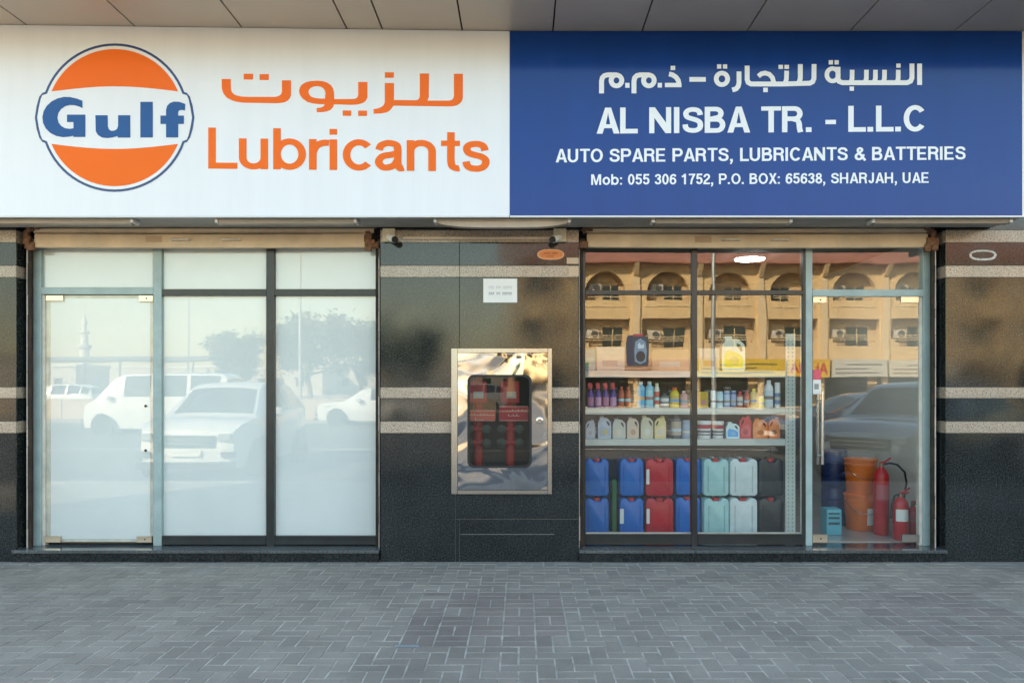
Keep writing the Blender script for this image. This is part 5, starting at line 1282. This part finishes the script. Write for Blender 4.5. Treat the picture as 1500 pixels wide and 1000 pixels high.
# ---- vehicles
def car(name, label, cat, loc, rz, stations, W, paint, wheels, wr, glassm, lights=True, grp=None):
    """stations: (x from nose, sill z, belt z, roof z, belt half-width factor, roof half-width factor)"""
    t = thing(name, label, cat, loc, rz, grp)
    def ring(st):
        x, zs, zbl, zr, wb, wt = st; hw = W/2
        return [(x, -hw*wb*.94, zs), (x, -hw*wb, zs+(zbl-zs)*.35), (x, -hw*wb*.98, zbl), (x, -hw*wt, zr-.02 if zr > zbl+.05 else zbl+.005), (x, -hw*wt*.7, zr+.012), (x, 0, zr+.03),
                (x, hw*wt*.7, zr+.012), (x, hw*wt, zr-.02 if zr > zbl+.05 else zbl+.005), (x, hw*wb*.98, zbl), (x, hw*wb, zs+(zbl-zs)*.35), (x, hw*wb*.94, zs)]
    rings = [ring(s_) for s_ in stations]; n = 11; mb = MB(); vs = [p for r_ in rings for p in r_]; fs = []
    for k in range(len(rings)-1):
        for i in range(n):
            j = (i+1) % n; fs.append((k*n+i, k*n+j, (k+1)*n+j, (k+1)*n+i))
    fs += [tuple(range(n)), tuple(range((len(rings)-1)*n, len(rings)*n))]
    body = mb.add(vs, fs).build('body', paint, t, smooth=True)
    def inset(quad, m, d, nm):
        q = [Vector(p) for p in quad]; c = sum(q, Vector())/4; nrm = (q[2]-q[0]).cross(q[3]-q[1]).normalized()
        cc = Vector((sum(s_[0] for s_ in stations)/len(stations), 0, .9))
        if nrm.dot(c-cc) < 0: nrm = -nrm
        pts = [c+(p-c)*m+nrm*d for p in q]; MB().add(pts, [(0, 1, 2, 3)]).build(nm, glassm, t)
    for k in range(len(stations)-1):
        a, b = stations[k], stations[k+1]; ga, gb = a[3]-a[2] > .25, b[3]-b[2] > .25
        if ga and gb and b[0]-a[0] > .35:
            for s_ in (2, 7):
                inset([rings[k][s_], rings[k+1][s_], rings[k+1][s_+1], rings[k][s_+1]], .88, .008, 'side_window')
        if ga != gb:
            A_ = [Vector(p) for p in rings[k][3:8]]; B_ = [Vector(p) for p in rings[k+1][3:8]]
            up = Vector((-(b[3]-a[3]), 0, b[0]-a[0])).normalized()*.02
            vs_ = []
            for pa, pb in zip(A_, B_):
                for u_ in (.08, .94): q = pa.lerp(pb, u_); q.y *= .92; vs_.append(q+up)
            MB().add(vs_, [(2*i, 2*i+1, 2*i+3, 2*i+2) for i in range(4)]).build('windscreen', glassm, t)
    for (wx) in wheels:
        for s_ in (-1, 1):
            y = s_*(W/2-.02)
            w_ = MB().lathe([(wr*.7, -.10), (wr, -.09), (wr, .09), (wr*.7, .10)], 26, axis='Z').build('wheel', rubber, t, smooth=True)
            rim = MB().lathe([(wr*.64, -.103), (wr*.6, -.11), (wr*.15, -.10)] if s_ < 0 else [(wr*.15, .10), (wr*.6, .11), (wr*.64, .103)], 20).build('rim', mat('alloy', (.42, .42, .42), .3, .8), w_, smooth=True)
            for v in list(w_.data.vertices)+list(rim.data.vertices): x, y_, z = v.co; v.co = (x, z, y_)
            w_.location = (wx, y, wr)
            ar = MB().lathe([(wr*1.16, 0), (wr*1.16, .01)], 26, (wx, 0, wr)).build('wheel_arch', black, t)
            for v in ar.data.vertices: x, y_, z = v.co; v.co = (x, s_*(W/2+.001+z*.3), wr+(y_))
    if lights:
        z = stations[1][2]
        ws = next((q for q in stations if q[3]-q[2] > .25), None)
        for s_ in (-1, 1): MB().box(ws[0]-.18, ws[0]+.0, s_*(W/2+.02)-.0, s_*(W/2+.20), ws[2]-.02, ws[2]+.13).build('wing_mirror', paint, t, .03)
        for s_ in (-1, 1):
            MB().box(-.03, .10, s_*W*.42-.22*(s_ > 0), s_*W*.42+.22*(s_ < 0), z-.16, z-.02).build('headlight', mat('headlight', (.5, .52, .54), .1, .4), t, .02)
            MB().box(-.05, .05, s_*W*.40-.12, s_*W*.40+.12, .42, .52).build('fog_lamp', black, t, .01)
        gr = MB().box(-.04, .05, -W*.27, W*.27, z-.26, z-.06).build('grille', mat('grille_dark', (.03, .03, .035), .3), t, .01)
        MB().box(-.05, -.041, -W*.25, W*.25, z-.13, z-.11).box(-.05, -.041, -W*.25, W*.25, z-.20, z-.18).build('grille_bar', chrome, gr)
        MB().box(-.055, .02, -.26, .26, .44, .55).build('number_plate', paper, t, .004)
        MB().box(-.06, .05, -W*.46, W*.46, .22, .34).build('bumper_lip', black, t, .02)
    return t
carglass = mat('car_glass', (0.03, 0.04, 0.045), 0.04, spec=0.8)
wpaint = mat('white_car_paint', (0.80, 0.79, 0.76), 0.25, coat=1.0)
spaint = mat('silver_car_paint', (0.46, 0.47, 0.47), 0.28, coat=1.0)
npaint = mat('navy_car_paint', (0.02, 0.03, 0.07), 0.25, coat=1.0)
suv_st = [(0.0, .30, .62, .62, .72, .68), (.06, .24, .86, .86, .88, .80), (.25, .22, .98, .99, .97, .86), (.70, .22, 1.04, 1.05, 1.0, .88), (1.15, .22, 1.07, 1.08, 1.0, .88), (1.85, .22, 1.10, 1.60, 1.0, .72), (2.15, .22, 1.11, 1.68, 1.0, .72),
          (3.0, .22, 1.13, 1.70, 1.0, .73), (3.75, .22, 1.15, 1.66, 1.0, .72), (4.25, .26, 1.16, 1.50, .98, .70), (4.42, .30, 1.12, 1.13, .94, .80), (4.50, .40, .80, .81, .86, .78)]
car('parked_suv', 'white car parked nose to the kerb, mirrored in the filmed panes', 'car', (-5.78, -6.35, ROADZ), R(-90), suv_st, 1.84, wpaint, (.86, 3.55), .35, carglass)
van_st = [(0.0, .30, .62, .62, .84, .80), (.05, .24, .95, .96, .94, .84), (.35, .22, 1.12, 1.13, 1.0, .86), (1.05, .22, 1.20, 1.86, 1.0, .80), (1.35, .22, 1.22, 2.0, 1.0, .82), (2.3, .22, 1.22, 2.03, 1.0, .82), (3.5, .22, 1.22, 2.03, 1.0, .82), (4.6, .22, 1.22, 2.0, 1.0, .82), (4.74, .26, 1.22, 1.9, .98, .80), (4.80, .40, 1.0, 1.01, .94, .80)]
car('passenger_van', 'white van on the road, mirrored in the filmed door', 'van', (RX(140, 27), RY(27), ROADZ), R(0), van_st, 1.72, wpaint, (.75, 3.5), .33, carglass)
car('sedan_car', 'white car on the far road, mirrored in the filmed pane by the pier', 'car', (RX(470, 33), RY(33), ROADZ), R(0), [(s_[0], s_[1], s_[2]*.92, s_[3]*.92, s_[4], s_[5]) for s_ in suv_st], 1.78, wpaint, (.86, 3.5), .33, carglass)
car('parked_car', 'car in sky-lightened dark blue, its bonnet mirrored in the clear glass door', 'car', (RX(1246, 13.4), RY(13.4)+.35, ROADZ), R(-42), suv_st, 1.84, mat('sky_sheen_car_paint', (.34, .37, .41), .25, .3, coat=1.0), (.86, 3.55), .36, carglass)  # dark blue paint lightened, the sky's sheen on the bonnet put into its colour
car('parked_car', 'navy car standing behind the sky-lightened one, mirrored in the clear shopfront', 'car', (RX(1130, 19), RY(19), ROADZ), R(-6), [(s_[0], s_[1], s_[2]*.9, s_[3]*.86, s_[4], s_[5]) for s_ in suv_st], 1.8, npaint, (.86, 3.5), .33, carglass)

for i, (px, dd, c_) in enumerate(((30, 44, wpaint), (262, 52, spaint), (560, 42, wpaint), (640, 50, spaint))):
    car('distant_car', ['pale car far along the road, mirrored beside the outer pier', 'grey car far off, mirrored in the middle filmed pane', 'pale car far off, mirrored at the pier edge', 'grey car far off, mirrored in the middle pier'][i], 'car', (RX(px, dd), RY(dd), ROADZ), R(0), suv_st, 1.8, c_, (.86, 3.55), .34, carglass, True, 'cars parked far across the road')
lpm = mat('galvanised', (.42, .42, .40), .5, .5)
for i, (px, dd) in enumerate(((440, 40), (275, 60), (1045, 30))):
    lp = thing('lamp_post', ['lamp post mirrored in the filmed pane by the pier', 'lamp post mirrored in the middle filmed pane', 'lamp post mirrored in the clear shopfront'][i], 'lamp post', (RX(px, dd), RY(dd), ROADZ), 0, 'lamp posts across the street')
    MB().tube([(0, 0, 0), (0, 0, 4), (0, 0, 8.2), (.4, 0, 8.7), (1.5, 0, 8.8)], [.10, .08, .06, .05, .04], 10).build('pole', lpm, lp, smooth=True)
    MB().box(1.3, 2.0, -.12, .12, 8.72, 8.84).build('lamp_head', lpm, lp, .03)
# ---- trees, wall, shade, minaret, lamp posts
bark = mat('bark', (0.16, 0.12, 0.08), 0.9, var=0.3, vscale=6)
leafm = mat('leaf_green', (0.055, 0.085, 0.035), 0.7, var=0.4, vscale=1.4); leafp = mat('palm_leaf', (0.07, 0.09, 0.04), 0.7, var=0.3, vscale=2)
def tree(label, x, y, h, rad, seed, n=4200):
    t = thing('roadside_tree', label, 'tree', (x, y, ROADZ), 0, 'trees across the road'); rr = random.Random(seed)
    mb = MB(); mb.tube([(0, 0, 0), (.1, 0, h*.2), (-.05, .1, h*.42)], [.2, .15, .1], 8)
    ends = []
    for k in range(9):
        a = 2*math.pi*k/9+rr.uniform(-.3, .3); e = Vector((math.cos(a)*rad*rr.uniform(.4, .8), math.sin(a)*rad*rr.uniform(.4, .8), h*rr.uniform(.55, .92)))
        mb.tube([(0, 0, h*rr.uniform(.25, .4)), e*.5+Vector((0, 0, h*.12)), e], [.08, .05, .02], 6); ends.append(e)
    mb.build('trunk', bark, t)
    ends += [Vector((rr.uniform(-.5, .5)*rad, rr.uniform(-.5, .5)*rad, h*rr.uniform(.45, .9))) for _ in range(22)]
    lb = MB()
    for k in range(n):
        e = rr.choice(ends); p = e+Vector((rr.gauss(0, 1), rr.gauss(0, 1), rr.gauss(0, .7)))*rad*.15
        s_ = rr.uniform(.10, .24); u = Vector((rr.gauss(0, 1), rr.gauss(0, 1), rr.gauss(0, 1))).normalized(); v = u.orthogonal().normalized()
        lb.add([p, p+u*s_*2, p+u*s_+v*s_*.8], [(0, 1, 2)])
    me = bpy.data.meshes.new('crown'); me.from_pydata(lb.v, [], lb.f); link('crown', me, leafm, t)
def palm(label, x, y, h, seed):
    t = thing('date_palm', label, 'tree', (x, y, ROADZ), 0, 'trees across the road'); rr = random.Random(seed)
    MB().tube([(0, 0, 0), (.05, 0, h*.5), (0, .05, h)], [.26, .2, .17], 10).build('trunk', bark, t)
    lb = MB()
    for k in range(46):
        a = rr.uniform(0, 6.28); el = rr.uniform(-.3, 1.3); L = rr.uniform(1.6, 2.4)
        for i in range(16):
            u = i/16; p = Vector((math.cos(a)*math.cos(el)*L*u, math.sin(a)*math.cos(el)*L*u, h+math.sin(el)*L*u-L*.55*u*u))
            for sg in (-1, 1):
                q = p+Vector((-math.sin(a)*sg*.34+math.cos(a)*.2, math.cos(a)*sg*.34+math.sin(a)*.2, -.10))*(1.1-u*.6)
                lb.add([p, q, p+Vector((math.cos(a)*.09, math.sin(a)*.09, -.02))], [(0, 1, 2)])
    me = bpy.data.meshes.new('crown'); me.from_pydata(lb.v, [], lb.f); link('crown', me, leafp, t)
D1 = 46
tree('bushy tree beyond the road, mirrored in the middle filmed pane', RX(346, D1), RY(D1), 5.0, 1.75, 9, 2600)
tree('broad leafy tree beyond the road, mirrored beside the middle pier', RX(452, D1), RY(D1), 5.9, 2.6, 2); tree('second leafy tree beyond the road, mirrored beside the middle pier', RX(528, D1+3), RY(D1+3), 5.6, 2.4, 3)
tree('third leafy tree beyond the road, mirrored in the middle pier', RX(610, D1+3), RY(D1+3), 5.2, 2.2, 5)
wl_ = thing('low_wall', 'low beige boundary wall beyond the road, mirrored in the filmed panes', 'wall', (-16, RY(38), ROADZ))
for i in range(18): box('wall_panel', mat('beige_block', (.52, .40, .28), .9, var=.1, vscale=1), wl_, -14+i*1.6, -14+i*1.6+1.56, -.1, .1, 0, 1.0, .01)
shd = thing('shade_canopy', 'long dark shade canopy over parking, mirrored in the filmed door', 'canopy', (RX(140, 62), RY(62), ROADZ))
box('roof', mat('canopy_dark', (.14, .15, .16), .7), shd, -14, 10, -2.5, 2.5, 3.45, 3.75, .02)
for i in range(9): MB().tube([(-13.5+i*2.9, -2, 0), (-13.5+i*2.9, -2, 3.45)], .07, 8).build('post', mat('post_grey', (.3, .3, .3), .6), shd)
mn = thing('minaret', 'slim pale minaret in the distance, mirrored in the filmed door', 'tower', (RX(124, 165), RY(165), ROADZ))
pale = mat('pale_stone', (.62, .58, .52), .9)
MB().lathe([(1.1, 0), (.95, 9.0), (1.5, 9.4), (1.5, 9.9), (.8, 10.0), (.75, 12.2), (1.15, 12.5), (1.15, 12.9), (.55, 13.0), (.5, 14.4)], 14).build('shaft', pale, mn, smooth=True)
MB().lathe([(.62, 14.41), (.55, 15.0), (.2, 15.7), (.04, 16.6), (.02, 17.6)], 12).build('spire', pale, mn, smooth=True)
for i, (px, dd, w, h) in enumerate(((60, 120, 16, 4.2), (250, 150, 22, 4.6), (420, 130, 14, 4.0), (560, 140, 20, 5.0), (690, 120, 16, 5.5))):
    hb = thing('distant_building', ['low distant block mirrored in the filmed door', 'long low distant block mirrored in the middle filmed pane', 'small distant block mirrored beside the pier', 'distant block mirrored in the middle pier', 'taller distant block mirrored above the hose cabinet'][i], 'building', (RX(px, dd), RY(dd), ROADZ), 0, 'distant buildings across the road')
    box('walls', mat('far_block', (.50, .44, .36), .9), hb, -w/2, w/2, -5, 5, 0, h); box('parapet', pale, hb, -w/2-.2, w/2+.2, -5.2, 5.2, h+.001, h+.4)
    for k in range(int(w/3)): box('window', wglass, hb, -w/2+1+k*3, -w/2+2.2+k*3, 5.001, 5.05, 1.4, 2.6)
